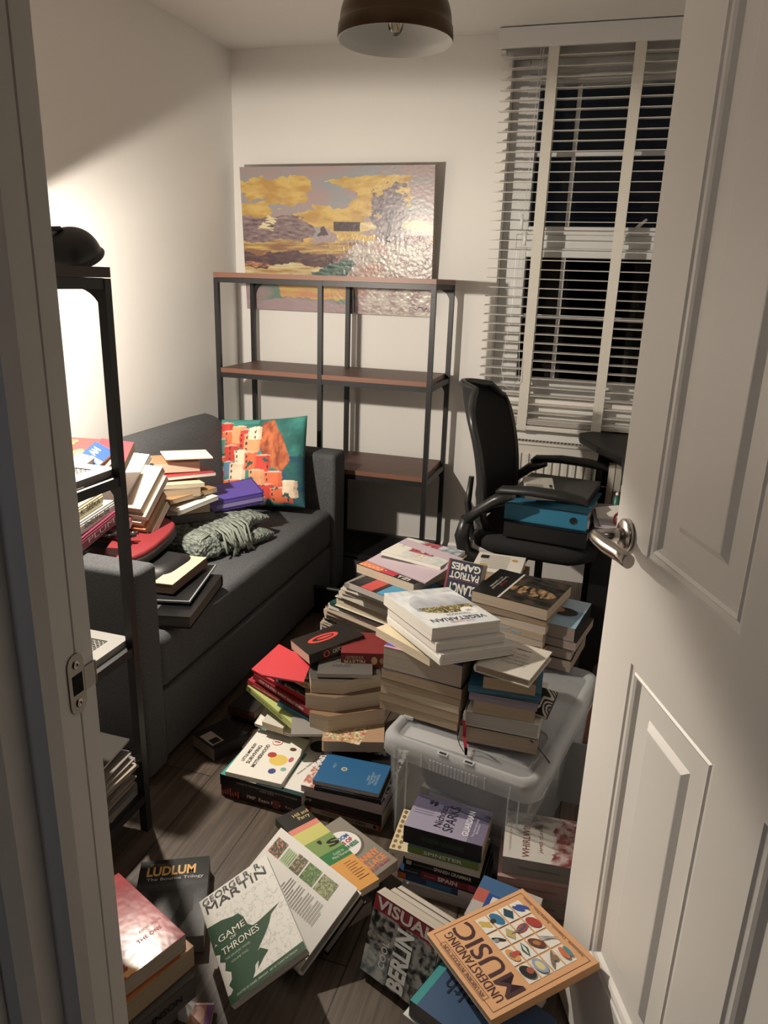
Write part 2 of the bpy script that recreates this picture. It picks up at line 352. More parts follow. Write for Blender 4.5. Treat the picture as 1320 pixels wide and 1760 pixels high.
for i, z in enumerate((.772, .766, .760, .754)):
    o = bpy.data.objects.new('slat', slat_me); COL.objects.link(o); o.parent = bl; o.location = (0, -.048, z-.004)
bm = bmesh.new(); bm_box(bm, BX0+.012, BX1-.012, -.075, -.021, .722, .742, bev=.004); obj('bottom_rail', bm, SL, bl)
TAPE = mat('blind_tape', (.70, .67, .60), .9, bump=.3, bscale=900)
for xt in (1.457, 1.783, 2.11):
    bm = bmesh.new()
    for yb in (-.0755, -.0205):
        bm_box(bm, xt-.021, xt+.021, yb-.0012, yb, .722, 2.262)
    bm_box(bm, xt-.021, xt+.021, -.077, -.02, .7195, .7213); obj('fabric_tape', bm, TAPE, bl)
bm = bmesh.new()
for dx, z1 in ((-.05, 1.60), (-.038, 1.53)):
    bm_tube(bm, [(xt0 := 1.457+dx, -.094, 2.24), (xt0-.004, -.096, 1.9), (xt0-.012, -.098, z1+.03)], .0011, 5)
bm_tube(bm, [(1.395, -.098, 1.56), (1.385, -.1, 1.3), (1.36, -.1, 1.1), (1.352, -.1, .99), (1.37, -.1, .915), (1.41, -.1, .90), (1.432, -.1, .95), (1.425, -.1, 1.05), (1.41, -.098, 1.3), (1.405, -.097, 1.5)], .0011, 5)
obj('pull_cord', bm, UPVC, bl)
for x, z in ((1.388, 1.60), (1.407, 1.535)):
    bm = bmesh.new(); bm_lathe(bm, [(.0, .03), (.004, .03), (.007, 0), (.007, -.03), (0, -.03)], 12); o = obj('cord_weight', bm, UPVC, bl); o.location = (x, -.098, z)

# ------------------------------------------------------------------ open door on the right
LE = Vector((1.872, -2.227, 0)); DD = Vector((.392, -.92, 0)).normalized(); DN = Vector((-.92, -.392, 0)).normalized()
DM = Matrix(((DD.x, 0, DN.x, LE.x), (DD.y, 0, DN.y, LE.y), (0, 1, 0, 0), (0, 0, 0, 1)))    # local x along door, y up, z out of the visible face
door = bpy.data.objects.new('door_1', None); COL.objects.link(door); door.matrix_world = DM; door['kind'] = 'structure'
door['label'] = 'white moulded panel door standing open into the room'
def door_face():
    bm = bmesh.new(); W, H, TH = .80, 1.99, .038
    xs = [0, .117, .366, .47, .719, W]; ys = [.008, .225, .80, .974, 1.86, H]
    g = {}
    def V(x, y, z): 
        k = (round(x, 4), round(y, 4), round(z, 4))
        if k not in g: g[k] = bm.verts.new((x, y, z))
        return g[k]
    rings = [(0, 0), (.003, -.003), (.010, -.004), (.013, -.0015), (.018, -.004), (.024, -.010), (.028, -.010), (.062, -.010), (.072, -.0035), (.074, -.003)]
    for i in range(5):
        for j in range(5):
            a, b, c, d = xs[i], xs[i+1], ys[j], ys[j+1]
            if i in (1, 3) and j in (1, 3):
                pr = None
                for ins, dep in rings:
                    q = [V(a+ins, c+ins, dep), V(b-ins, c+ins, dep), V(b-ins, d-ins, dep), V(a+ins, d-ins, dep)]
                    if pr:
                        for k in range(4): bm.faces.new([pr[k], pr[(k+1) % 4], q[(k+1) % 4], q[k]])
                    pr = q
                bm.faces.new(pr)
            else: bm.faces.new([V(a, c, 0), V(b, c, 0), V(b, d, 0), V(a, d, 0)])
    bm_box(bm, 0.0, W, .008, H, -TH, -.0125)
    for q in ((0, .002, .008, H), (W-.002, W, .008, H)): bm_box(bm, q[0], q[1], q[2], q[3], -.0125, -.0002)
    bm_box(bm, 0, W, .008, .01, -.0125, -.0002); bm_box(bm, 0, W, H-.002, H, -.0125, -.0002)
    return bm
obj('door_leaf', door_face(), GLOSSW, door)
def handle(sign):
    h = bpy.data.objects.new('door_handle', None); COL.objects.link(h); h.parent = door
    Mh = T(.046, .985, 0) if sign > 0 else T(.046, .985, -.038) @ Matrix.Rotation(math.pi, 4, 'X')
    bm = bmesh.new(); bm_lathe(bm, [(0, .0), (.026, 0), (.026, .007), (.023, .010), (.0, .010)], 32); obj('rose', bm, CHROME, h, M=Mh)
    bm = bmesh.new(); bm_tube(bm, [(0, 0, .008), (0, 0, .02), (0, 0, .05)], [.0115, .0105, .0095], 16); 
    pts = [(0, 0, .047), (.004, 0, .056), (.02, 0.002 if sign > 0 else -.002, .059), (.05, 0, .055), (.085, 0, .049), (.115, 0, .048)]
    bm_tube(bm, pts, [.0095, .010, .0105, .0115, .0115, .0105], 16, flat=.85); obj('lever', bm, CHROME, h, M=Mh)
handle(1); handle(-1)
bm = bmesh.new(); bm_box(bm, -.0012, .0004, .90, 1.07, -.030, -.010); bm_box(bm, -.010, 0, .975, .995, -.024, -.014, bev=.002); obj('latch', bm, CHROME, door)
# strike plate on the near jamb
st = thing('strike_plate', 'brushed metal latch strike plate on the near door jamb', 'strike plate', Matrix(((0, 0, 1, JX), (1, 0, 0, -2.901), (0, 1, 0, .963), (0, 0, 0, 1))))
bm = bmesh.new(); hw, hh = .0115, .033
out = [(hw*math.sin(a_), hh-hw+hw*math.cos(a_)) for a_ in [math.pi*(-.5+k/8) for k in range(9)]] + [(-hw*math.sin(a_), -(hh-hw)-hw*math.cos(a_)) for a_ in [math.pi*(-.5+k/8) for k in range(9)]]
bm_prism(bm, out, 0, .0014); PL = mat('dull_strike_metal', (.30, .27, .24), .4, .85)
obj('plate', bm, PL, st)
bm = bmesh.new(); bm_box(bm, hw-.001, .0275, -.013, .013, 0, .0016, bev=.0005); bm_tube(bm, [(.0275, -.012, .0004), (.0275, .012, .0004)], .0018, 8); obj('lip', bm, PL, st)
bm = bmesh.new(); bm_box(bm, -.0065, .0075, -.0105, .0105, .0014, .0019); obj('latch_hole', bm, mat('hole_black', (.004, .004, .004), .9), st)
for z in (-.021, .021):
    bm = bmesh.new(); bm_lathe(bm, [(0, .0018), (.0018, .0018), (.0019, .0028), (.0042, .0028), (.0046, .0014)], 18); obj('screw', bm, CHROME, st, M=T(0, z, 0))
# ------------------------------------------------------------------ pendant, radiator
BR = mat('antique_brass', (.085, .055, .032), .33, .9, noise=.25, nscale=9); INNER = mat('shade_inner_grey', (.62, .62, .60), .55)
pn = thing('pendant_light', 'unlit antique brass dome pendant hanging from the ceiling', 'pendant light', T(1.245, -1.5, 1.895))
bm = bmesh.new(); r0 = .137; n = 14
prof = [(r0, 0), (r0+.0015, .004), (r0-.001, .03), (r0-.003, .033)]+[((r0-.004)*math.cos(a_)**.9, .034+(.115)*math.sin(a_)) for a_ in [R(85)*k/n for k in range(n+1)]]
bm_lathe(bm, prof, 56); obj('lamp_shade', bm, BR, pn)
bm = bmesh.new(); bm_lathe(bm, [(r0+.0005, -.0004), (r0-.003, .0002)]+[((r0-.006)*math.cos(a_)**.9, .030+(.113)*math.sin(a_)) for a_ in [R(88)*k/n for k in range(n+1)]], 56); obj('shade_lining', bm, INNER, pn)
bm = bmesh.new(); bm_lathe(bm, [(0, .145), (.018, .145), (.02, .20), (.008, .23), (0, .235)], 20); obj('lamp_cap', bm, BR, pn)
bm = bmesh.new(); bm_tube(bm, [(0, 0, .23), (0, 0, CH-1.895-.02)], .003, 8); bm_lathe(bm, [(0, CH-1.895-.03), (.05, CH-1.895-.025), (.05, CH-1.895-.001), (0, CH-1.895-.001)], 24); obj('cord', bm, BLK, pn)
bm = bmesh.new(); bm_lathe(bm, [(0, .010), (.009, .013), (.017, .026), (.02, .05), (.016, .09), (.012, .14)], 20); GL = bpy.data.materials.new('bulb_glass'); GL.use_nodes = True
_b = GL.node_tree.nodes['Principled BSDF']; _b.inputs['Transmission Weight'].default_value = 1; _b.inputs['Roughness'].default_value = .03; _b.inputs['Base Color'].default_value = (1, .93, .8, 1); obj('bulb', bm, GL, pn)
bm = bmesh.new(); bm_tube(bm, [(-.008, 0, .07), (-.006, 0, .022), (0, 0, .040), (.006, 0, .022), (.008, 0, .07)], .0012, 6); obj('filament', bm, CREAM and mat('filament', (.8, .6, .35), .4), pn)

rd = thing('radiator', 'white ribbed panel radiator on the wall under the window', 'radiator', T(0, 0, 0))
bm = bmesh.new(); x = 1.33
RAD = mat('radiator_enamel', (.72, .69, .63), .4)
bm_box(bm, 1.32, 2.22, -.085, -.035, .17, .66, bev=.006)
obj('panel', bm, RAD, rd)
bm = bmesh.new(); x = 1.345
while x < 2.20: bm_box(bm, x, x+.021, -.094, -.084, .21, .62, bev=.004); x += .035
obj('ribs', bm, RAD, rd)
bm = bmesh.new(); bm_box(bm, 1.315, 2.225, -.098, -.028, .66, .672, bev=.003); obj('top_grille', bm, RAD, rd)
bm = bmesh.new(); x = 1.335
GRD = mat('grille_dark', (.08, .075, .07), .6)
while x < 2.2: bm_box(bm, x, x+.010, -.075, -.045, .672, .6735); x += .016
obj('grille_slots', bm, GRD, rd)
bm = bmesh.new(); v0 = atY(805, 908, -.06)
bm_tube(bm, [(v0.x-.005, -.06, v0.z), (v0.x+.05, -.06, v0.z)], .011, 12); bm_tube(bm, [(v0.x+.02, -.06, v0.z), (v0.x+.02, -.06, v0.z-.03), (v0.x+.02, -.06, .0)], [.01, .009, .0075], 12); bm_tube(bm, [(v0.x-.004, -.06, v0.z+.002), (v0.x-.02, -.06, v0.z+.004)], .014, 12)
bm_tube(bm, [(v0.x+.05, -.06, v0.z), (1.33, -.06, v0.z)], .008, 10)
obj('valve', bm, CHROME, rd)

# ------------------------------------------------------------------ shelving units
def walnut():
    m = bpy.data.materials.new('dark_wood_shelf'); m.use_nodes = True; nt, b = nodes(m); L = nt.links.new
    tc = nt.nodes.new('ShaderNodeTexCoord'); mp = nt.nodes.new('ShaderNodeMapping'); mp.inputs['Scale'].default_value = (1.5, 30, 30); L(tc.outputs['Object'], mp.inputs['Vector'])
    n = nt.nodes.new('ShaderNodeTexNoise'); n.inputs['Scale'].default_value = 2; n.inputs['Detail'].default_value = 6; L(mp.outputs[0], n.inputs['Vector'])
    r = nt.nodes.new('ShaderNodeValToRGB'); r.color_ramp.elements[0].color = (.075, .032, .022, 1); r.color_ramp.elements[1].color = (.15, .068, .045, 1); r.color_ramp.elements[0].position = .3; r.color_ramp.elements[1].position = .7
    L(n.outputs['Fac'], r.inputs['Fac']); L(r.outputs['Color'], b.inputs['Base Color']); b.inputs['Roughness'].default_value = .45; return m
WOOD = walnut(); WEDGE = mat('shelf_edge_band', (.21, .095, .062), .45); DWOOD = mat('shaded_wood_board', (.035, .02, .016), .5)  # top board of the narrow unit: its backlit shade is put into the wood colour
def frame_unit(x0, x1, y0, y1, levels, mids, label, name, mesh=False, gus=(), bottom=True, topwood=True):
    u = thing(name, label, 'shelf', T((x0+x1)/2, (y0+y1)/2, 0)); cx, cy = (x0+x1)/2, (y0+y1)/2
    X0, X1, Y0, Y1 = x0-cx, x1-cx, y0-cy, y1-cy; s = .020; H = levels[0]-.022
    for (lx, ly) in [(X0, Y0), (X1-s, Y0), (X0, Y1-s), (X1-s, Y1-s)] + [(mx-cx-s/2, yy) for mx in mids for yy in (Y0, Y1-s)]:
        obj('leg', (lambda bm: (bm_box(bm, lx, lx+s, ly, ly+s, 0, H), bm)[1])(bmesh.new()), BLACKM, u)
    for k, z in enumerate(levels):
        bm = bmesh.new(); zz = z-.020; r = .022
        bm_box(bm, X0+s, X1-s, Y0+.002, Y0+s-.002, zz-r, zz-.001); bm_box(bm, X0+s, X1-s, Y1-s+.002, Y1-.002, zz-r, zz-.001)
        bm_box(bm, X0+.002, X0+s-.002, Y0+s, Y1-s, zz-r, zz-.001); bm_box(bm, X1-s+.002, X1-.002, Y0+s, Y1-s, zz-r, zz-.001)
        obj('rail', bm, BLACKM, u)
        xi, yi = (X0, Y0) if k == 0 else (X0+s+.001, Y0+.001); xj, yj = (X1, Y1) if k == 0 else (X1-s-.001, Y1-.001)
        if (not mesh and k < 3) or k == 0:
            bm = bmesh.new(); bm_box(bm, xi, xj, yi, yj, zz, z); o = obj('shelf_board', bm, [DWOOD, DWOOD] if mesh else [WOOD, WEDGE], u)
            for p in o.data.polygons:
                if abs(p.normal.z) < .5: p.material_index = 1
        else:
            g = mat('light_grey_mesh', (.26, .25, .235), .5, .1) if mesh else BLACKM
            bm = bmesh.new(); e = .035; zt_ = z-.006; z_b = zz-.002
            yj2 = yj-.0
            for q in ((xi, xj, yi, yi+e), (xi, xj, yj2-e, yj2), (xi, xi+e, yi+e, yj2-e), (xj-e, xj, yi+e, yj2-e)): bm_box(bm, q[0], q[1], q[2], q[3], z_b, zt_)
            o = obj('shelf_tray', bm, g, u)
            bm = bmesh.new(); st_ = .012; L1 = xj-xi-2*e; L2 = yj2-yi-2*e; c_ = [(xi+e, xj-e), (yi+e, yj2-e)]
            for d in (1, -1):
                k2 = -int(L2/st_) if d > 0 else 0
                t0 = c_[0][0]-L2 if d > 0 else c_[0][0]
                tt = t0
                while tt < c_[0][1] + (0 if d > 0 else L2):
                    # line x = tt + d*(y-y0)
                    pts = []
                    ya, yb = c_[1]
                    xa, xb = tt, tt+d*(yb-ya)
                    lo_, hi_ = 0, 1
                    for lim, sgn in ((c_[0][0], 1), (c_[0][1], -1)):
                        fa, fb_ = sgn*(xa-lim), sgn*(xb-lim)
                        if fa < 0 and fb_ < 0: lo_ = 2; break
                        if fa < 0: lo_ = max(lo_, fa/(fa-fb_))
                        if fb_ < 0: hi_ = min(hi_, fa/(fa-fb_))
                    if lo_ < hi_-.01:
                        A_ = (xa+(xb-xa)*lo_, ya+(yb-ya)*lo_); B_ = (xa+(xb-xa)*hi_, ya+(yb-ya)*hi_)
                        v = Vector((B_[0]-A_[0], B_[1]-A_[1], 0)).normalized(); p_ = Vector((-v.y, v.x, 0))*.0011
                        q = [Vector((*A_, 0))+p_, Vector((*B_, 0))+p_, Vector((*B_, 0))-p_, Vector((*A_, 0))-p_]
                        bm_prism(bm, [(w_.x, w_.y) for w_ in q], zt_-.0045, zt_-.002)
                    tt += st_
            obj('wire_mesh', bm, g, u)
        for side in gus:
            bm = bmesh.new(); n = 8; rr = .062; top = zz-r
            xx = X1-s if side > 0 else X0+s; sg = -1 if side > 0 else 1
            arc = [(xx+sg*(rr-rr*math.sin(a_)), top-rr+rr*math.cos(a_)) for a_ in [math.pi/2*i/n for i in range(n+1)]]
            poly = [(xx, top)]+arc
            M = Matrix(((1, 0, 0, 0), (0, 0, 1, Y1-.006), (0, 1, 0, 0), (0, 0, 0, 1)))
            bm_prism(bm, poly, 0, .003, M=M); obj('corner_bracket', bm, BLACKM, u)
    bm = bmesh.new()
    for lx in (X0+s/2, X1-s/2):
        for zz in (levels[0]-.07, levels[0]-.20): bm_tube(bm, [(lx, Y0-.001, zz), (lx, Y0+.001, zz)], .004, 8)
    obj('bolt', bm, BLK, u)
    return u
frame_unit(.114, 1.114, -.423, -.063, [1.36, .95, .54, .14], [.614], 'empty black metal shelving unit with dark wood shelves against the back wall', 'shelving_unit', gus=(1, -1))
frame_unit(.335, .848, -2.474, -2.104, [1.36, .95, .54, .13], [], 'narrow black metal shelving unit with mesh shelves beside the door', 'shelving_unit', mesh=True, gus=(1,))

# clip lamp whose bulb lights the room
cl = thing('clip_lamp', 'black dome clip lamp fixed to the narrow shelving unit, lit', 'lamp', Matrix.Translation(LAMP) @ LAXIS.to_track_quat('-Z', 'Y').to_matrix().to_4x4())
DOME = mat('lamp_black_enamel', (.012, .012, .013), .35)
bm = bmesh.new(); rr = .074
prof = [(rr+.004, -.002), (rr+.006, .002), (rr+.001, .006)]+[(rr*math.cos(a_)**.8, .006+.068*math.sin(a_)) for a_ in [R(88)*k/14 for k in range(15)]]
bm_lathe(bm, prof, 40); obj('lamp_shade', bm, DOME, cl)
bm = bmesh.new(); bm_lathe(bm, [(rr+.004, -.002)]+[((rr-.003)*math.cos(a_)**.8, .003+.065*math.sin(a_)) for a_ in [R(89)*k/14 for k in range(15)]], 40); obj('shade_lining', bm, mat('lining_dark', (.05, .05, .05), .6), cl)
bm = bmesh.new(); inv = (Matrix.Translation(LAMP) @ LAXIS.to_track_quat('-Z', 'Y').to_matrix().to_4x4()).inverted()
A0 = inv @ Vector((.40, -2.12, 1.345)); bm_tube(bm, [(0, 0, .071), (0, 0, .078), (inv @ Vector((.40, -1.97, 1.43))), (inv @ Vector((.39, -2.05, 1.40))), A0+Vector((0, 0, .0))], .006, 10); obj('arm', bm, DOME, cl)
bm = bmesh.new(); Mi = inv @ T(.40, -2.11, 1.33); bm_box(bm, -.02, .02, -.012, .025, -.045, .032, M=Mi, bev=.004); obj('clamp', bm, BLK, cl)

# ------------------------------------------------------------------ painting
def paint(u, v):
    x = u + .020*fb(u*6, v*9, 1) + .006*fb(u*30, v*30, 2); y = v + .028*fb(u*6, v*7, 5) + .010*fb(u*28, v*34, 7)
    n1 = fb(u*22, v*60, 3); n2 = fb(u*5, v*8, 9)
    L_ = lin
    mauve, blue, yel, gold, cream_, ochre, plum, teal, orange, pink, white = map(L_, ('#a68e8c', '#90979c', '#d2b054', '#b98d3c', '#ddcfa0', '#94684a', '#584450', '#6f8a80', '#cf8a5c', '#ac949e', '#cfc6bb'))
    c = mix(mauve, blue, .5+n2*1.2-x*.4)
    if y > .50:
        if fb(x*3.2+1, y*6, 11) > .02 - .35*max(0, (.80-abs(x-.42))-.25) + (.30 if x > .72 else 0) and y < .93: c = mix(yel, gold, .4+fb(u*9, v*16, 4)*1.3)
        if y < .66 and x < .34 + .1*n2 and x < .5: c = mix(plum, mauve, .5+n1*.6)
        if .58 < y < .64 and x > .62: c = mix(cream_, yel, .4+n1)
    elif y > .42: c = mix(ochre, yel, .35+fb(u*7, v*40, 2)*1.3)
    elif y > .33: c = mix(plum, ochre, .15+n1*.7) if x < .52 - .3*abs(y-.375)*4 else mix(ochre, mauve, .4+n1)
    elif y > .25: c = mix(cream_, gold, .45+fb(u*6, v*30, 8)*1.2)
    else: c = mix(yel, orange, .4+fb(u*4, v*18, 6)*1.4) if .2 < x < .60 and y > .10 else mix(teal, mauve, .3+fb(u*5, v*5, 3)*1.5)
    if y < .085+.03*n2: c = mix(pink, mauve, .4+n1)
    if x+.09*fb(u*4, v*5, 31) > .60 and y < .50: c = mix(mix(white, mauve, .5+fb(u*18, v*24, 12)*1.3), mix(orange, pink, .4), max(0, .75-abs((x-.66)-(y-.25)*.5)*9))
    if pip([(.36, .29), (.46, .34), (.60, .39), (.62, .33), (.55, .25), (.45, .24)], x, y): c = mix(teal, L_('#35524a'), .4+n1)
    if pip([(0, .31), (.13, .30), (.13, .34), (.04, .36), (0, .35)], x, y): c = mix(orange, plum, .35+n1) if y > .315 else plum
    if x > .58 and .36 < y < .50 and n2+.1 < .12: c = mix(white, L_('#8f8a80'), .45+fb(u*40, v*50, 1)*1.2)
    tx, ty = x-.79, v-.72
    if (tx*tx)/.0085+(ty*ty)/.030 < .95+fb(u*22, v*20, 15)*1.3: c = mix(L_('#5f5a64'), mauve, .30+fb(u*40, v*40, 6)*.8)
    if abs(tx+.006*math.sin(v*40)) < .010 and .5 < v < .72: c = L_('#55505a')
    if .495 < u < .635 and .572 < v < .635: c = mix(L_('#3c2a22'), plum, .3+n1*.5)
    if pip([(.40, .55), (.435, .60), (.47, .545)], x, y): c = L_('#5a4650')
    if pip([(.08, .60), (.14, .68), (.20, .64), (.17, .57)], x, y) and n1 > -.1: c = cream_
    return c
wv = Vector((.08, 0, 0)); ptM = Matrix.Translation((.540, -.012, 1.197)) @ Matrix.Rotation(R(4.0), 4, 'X')
pt = thing('painting', 'unframed canvas landscape painting in mauve and gold hanging above the shelves', 'painting', ptM)
PW, PH = .925, .63
simple('canvas', mat('canvas_edge', (.30, .24, .2), .7), [(-PW/2, PW/2, -.03, 0, 0, PH)], pt)
pa = raster(pt, -PW/2, PW/2, 0, PH, 0, 400, 270, paint, 'painted_surface', .30, hfn=lambda u, v: .00045*fb(u*60, v*45, 3)*(1.8 if v < .55 and u > .45 else .5))
pa.matrix_local = Matrix.Translation((0, -.0325, 0)) @ Matrix.Rotation(R(90), 4, 'X')
bm = bmesh.new(); sx = [(.36+.012*k, .035+.010*math.sin(k*1.9)+.004*math.sin(k*4.1)) for k in range(8)]
bm_tube(bm, [(a_, -.0335, b_) for a_, b_ in sx], .0011, 5); obj('signature', bm, mat('signature_ink', (.05, .035, .03), .6), pt)

# ------------------------------------------------------------------ sofa
FAB = mat('charcoal_sofa_fabric', (.078, .080, .086), .95, noise=.35, nscale=260, bump=.5, bscale=700)
sofa = thing('sofa', 'charcoal grey fabric two-seat sofa with books piled on its seat', 'sofa', T(.38, -1.23, 0))
def sbox(name, x0, x1, y0, y1, z0, z1, w=.02): 
    o = simple(name, FAB, [(x0-.38, x1-.38, y0+1.23, y1+1.23, z0, z1)], sofa); mod_bevel(o, w, 4)
    for p in o.data.polygons: p.use_smooth = True
    return o
sbox('arm', .02, .757, -1.976, -1.881, .02, .632, .016)
sbox('arm', .02, .757, -.597, -.462, .02, .643, .018)
sbox('base', .03, .745, -1.879, -.599, .025, .236, .012)
sbox('seat_cushion', .03, .748, -1.879, -.599, .240, .405, .03)
bm = bmesh.new(); prof = [(.02, .40), (.33, .40), (.31, .55), (.255, .72), (.215, .765), (.16, .775), (.09, .755), (.03, .70)]
M = Matrix(((1, 0, 0, -.38), (0, 0, 1, -1.878+1.23), (0, 1, 0, 0), (0, 0, 0, 1)))
bm_prism(bm, prof, 0, 1.29, M=M); o = obj('back_cushion', bm, FAB, sofa); mod_bevel(o, .03, 4)
for p in o.data.polygons: p.use_smooth = True
bm = bmesh.new(); bm_prism(bm, [(.005, .1), (.08, .1), (.08, .66), (.005, .66)], 0, 1.28, M=M); obj('back_frame', bm, FAB, sofa)

# cushion printed with stacked cliff houses
def village(u, v):
    L_ = lin; x = u+.008*fb(u*10, v*10, 1); y = v+.008*fb(u*9, v*9, 4)
    teal, dteal, red, orange, peach, cream_, blue, rock, rockd = map(L_, ('#2f8f86', '#1f6460', '#d8321f', '#e8662a', '#ee9a5a', '#e9d2b4', '#4d86a8', '#c8662a', '#8a3a1c'))
    c = mix(teal, dteal, .5+fb(u*4, v*4, 2)*1.2)
    if u > .78 and v < .55: c = mix(L_('#1c4a6a'), dteal, .4+fb(u*6, v*9, 3))
    if pip([(.56, .95), (.50, .75), (.62, .45), (.80, .38), (.88, .5), (.80, .75), (.66, .97)], x, y): c = mix(rock, rockd, .45+fb(u*14, v*6, 5)*1.6)
    if v > .93 - .0*u and u < .5: c = teal
    blocks = [(.0,.20,.80,.95,red),(.04,.30,.66,.84,orange),(.0,.12,.60,.76,teal),(.20,.36,.70,.90,peach),(.30,.46,.64,.86,red),(.36,.54,.60,.80,peach),(.40,.56,.74,.88,cream_),(.10,.28,.50,.68,red),(.24,.40,.46,.62,cream_),(.0,.12,.40,.56,orange),(.08,.22,.34,.50,blue),(.18,.38,.30,.48,cream_),(.36,.52,.40,.60,orange),(.50,.66,.34,.56,red),(.0,.10,.2,.42,red),(.42,.60,.22,.40,peach),(.60,.80,.20,.38,orange),(.55,.70,.08,.24,red),(.66,.90,.04,.20,orange),(.80,.95,.10,.28,cream_),(.30,.56,.08,.24,red),(.10,.32,.14,.30,orange),(.0,.2,.0,.18,red),(.2,.6,.0,.1,dteal)]
    for x0, x1, y0, y1, cc in blocks:
        if x0 < x < x1 and y0 < y < y1 + (.012*math.sin((x-x0)/(x1-x0)*math.pi)):
            c = mix(cc, L_('#a02a1a') if cc in (red, orange) else L_('#9a7a5a'), .10+.3*fb(u*8, v*8, x0*9)+(.35 if x > x1-(x1-x0)*.22 else 0))
            gx, gy = .055, .062; fx = ((x-x0)/gx) % 1; fy = ((y-y0)/gy) % 1; ii, jj = int((x-x0)/gx), int((y-y0)/gy)
            if .30 < fx < .62 and .25 < fy < .75 and (ii*7+jj*3+int(x0*50)) % 3 == 0 and x+.02 < x1: c = L_('#203640')
            if y > y1-.006: c = mix(c, L_('#f0e0c8'), .5)
    if fb(u*6, v*6, 21) > .36 and v < .6: c = mix(dteal, L_('#1c4a3c'), .5)
    return c
def pillow():
    bm = bmesh.new(); cl_ = bm.loops.layers.float_color.new('Col'); n = 120; W, H = .40, .385; V = {}
    def P_(i, j, s):
        u, v = i/n, j/n; a_, b_ = 2*u-1, 2*v-1; pin = .045
        x = W/2*a_*(1-pin*(1-a_*a_)*0-pin*(1-b_*b_)*abs(a_)); y = H/2*b_*(1-pin*(1-a_*a_)*abs(b_))
        h = .062*((1-a_**4)*(1-b_**4))**.55 + .003*fb(u*5, v*5, s)*(1-a_**2)*(1-b_**2)
        return Vector((x, y+H/2, s*h))
    for s in (1, -1):
        for j in range(n+1):
            for i in range(n+1): V[i, j, s] = V[i, j, 1] if s < 0 and (i in (0, n) or j in (0, n)) else bm.verts.new(P_(i, j, s))
        for j in range(n):
            for i in range(n):
                q = [(i, j), (i+1, j), (i+1, j+1), (i, j+1)]
                if s < 0: q = q[::-1]
                f = bm.faces.new([V[a_[0], a_[1], s] for a_ in q]); f.smooth = True
                for l, a_ in zip(f.loops, q): l[cl_] = (*village(a_[0]/n, a_[1]/n), 1)
    return bm
TL, TR, BL_, BRt = Vector((.215, -.635, .70)), Vector((.640, -.625, .752)), Vector((.275, -.76, .41)), Vector((.70, -.73, .41))
xx = (TR-TL).normalized(); yy = ((TL-BL_)+(TR-BRt)).normalized(); yy = (yy-xx*yy.dot(xx)).normalized(); zz = xx.cross(yy); org = (BL_+BRt)/2+Vector((0, .0, .01))
pw = tag(obj('throw_pillow', pillow(), print_mat(.8), M=None, fix=False), 'square throw pillow printed with red and orange cliffside houses, leaning on the sofa arm', 'pillow')
pw.data.materials[0] = mat_p = print_mat(.85); pw.matrix_world = Matrix(((xx.x, yy.x, zz.x, org.x), (xx.y, yy.y, zz.y, org.y), (xx.z, yy.z, zz.z, org.z), (0, 0, 0, 1)))

# ------------------------------------------------------------------ storage box
BAX, BAY, BYAW = 1.392, -1.945, -11.5
BM_ = T(BAX, BAY, 0, R(BYAW))
box = thing('storage_box', 'large clear plastic storage box with a clip lid, stacks of books on top', 'storage box', BM_)
PLAS = bpy.data.materials.new('clear_polypropylene'); PLAS.use_nodes = True; nt, b_ = nodes(PLAS)
b_.inputs['Base Color'].default_value = (.88, .90, .92, 1); b_.inputs['Roughness'].default_value = .12; b_.inputs['IOR'].default_value = 1.12; b_.inputs['Transmission Weight'].default_value = .96
mxs = nt.nodes.new('ShaderNodeMixShader'); trn = nt.nodes.new('ShaderNodeBsdfTransparent'); trn.inputs[0].default_value = (.93, .94, .95, 1); mxs.inputs[0].default_value = .16
nt.links.new(trn.outputs[0], mxs.inputs[1]); nt.links.new(b_.outputs[0], mxs.inputs[2]); b_.inputs['Transmission Weight'].default_value = .0; b_.inputs['Roughness'].default_value = .15
nt.links.new(mxs.outputs[0], nt.nodes['Material Output'].inputs['Surface'])
PLAS2 = PLAS.copy(); PLAS2.node_tree.nodes['Mix Shader'].inputs[0].default_value = .36
BW, BD, BH = .405, .60, .30
def rrect(x0, x1, y0, y1, r, n=5):
    pts = []
    for cx, cy, a0 in ((x1-r, y1-r, 0), (x0+r, y1-r, 90), (x0+r, y0+r, 180), (x1-r, y0+r, 270)):
        pts += [(cx+r*math.cos(R(a0+90*k/n)), cy+r*math.sin(R(a0+90*k/n))) for k in range(n+1)]
    return pts
def loft(bm, rings, mi=0, cap0=False, cap1=False):
    R_ = [[bm.verts.new((x, y, z)) for x, y in pl] for pl, z in rings]; n = len(R_[0])
    for i in range(len(R_)-1):
        for k in range(n):
            f = bm.faces.new([R_[i][k], R_[i][(k+1) % n], R_[i+1][(k+1) % n], R_[i+1][k]]); f.smooth = True; f.material_index = mi
    if cap0: bm.faces.new(R_[0][::-1])
    if cap1: bm.faces.new(R_[-1])
bm = bmesh.new(); e = .028
loft(bm, [(rrect(e, BW-e, e, BD-e, .03), .004), (rrect(e-.012, BW-e+.012, e-.012, BD-e+.012, .034), BH-.055), (rrect(e-.014, BW-e+.014, e-.014, BD-e+.014, .036), BH-.028)], cap0=True)
loft(bm, [(rrect(e+.003, BW-e-.003, e+.003, BD-e-.003, .03), .006), (rrect(e-.009, BW-e+.009, e-.009, BD-e+.009, .034), BH-.055), (rrect(e-.010, BW-e+.010, e-.010, BD-e+.010, .036), BH-.028)])
obj('tub', bm, PLAS, box)
bm = bmesh.new()
for y in (e-.006,): 
    for x in (e+.02, e+.045, BW-e-.045, BW-e-.02): bm_box(bm, x, x+.003, y-.004, y+.0, .02, BH-.06)
obj('corner_ribs', bm, PLAS2, box)
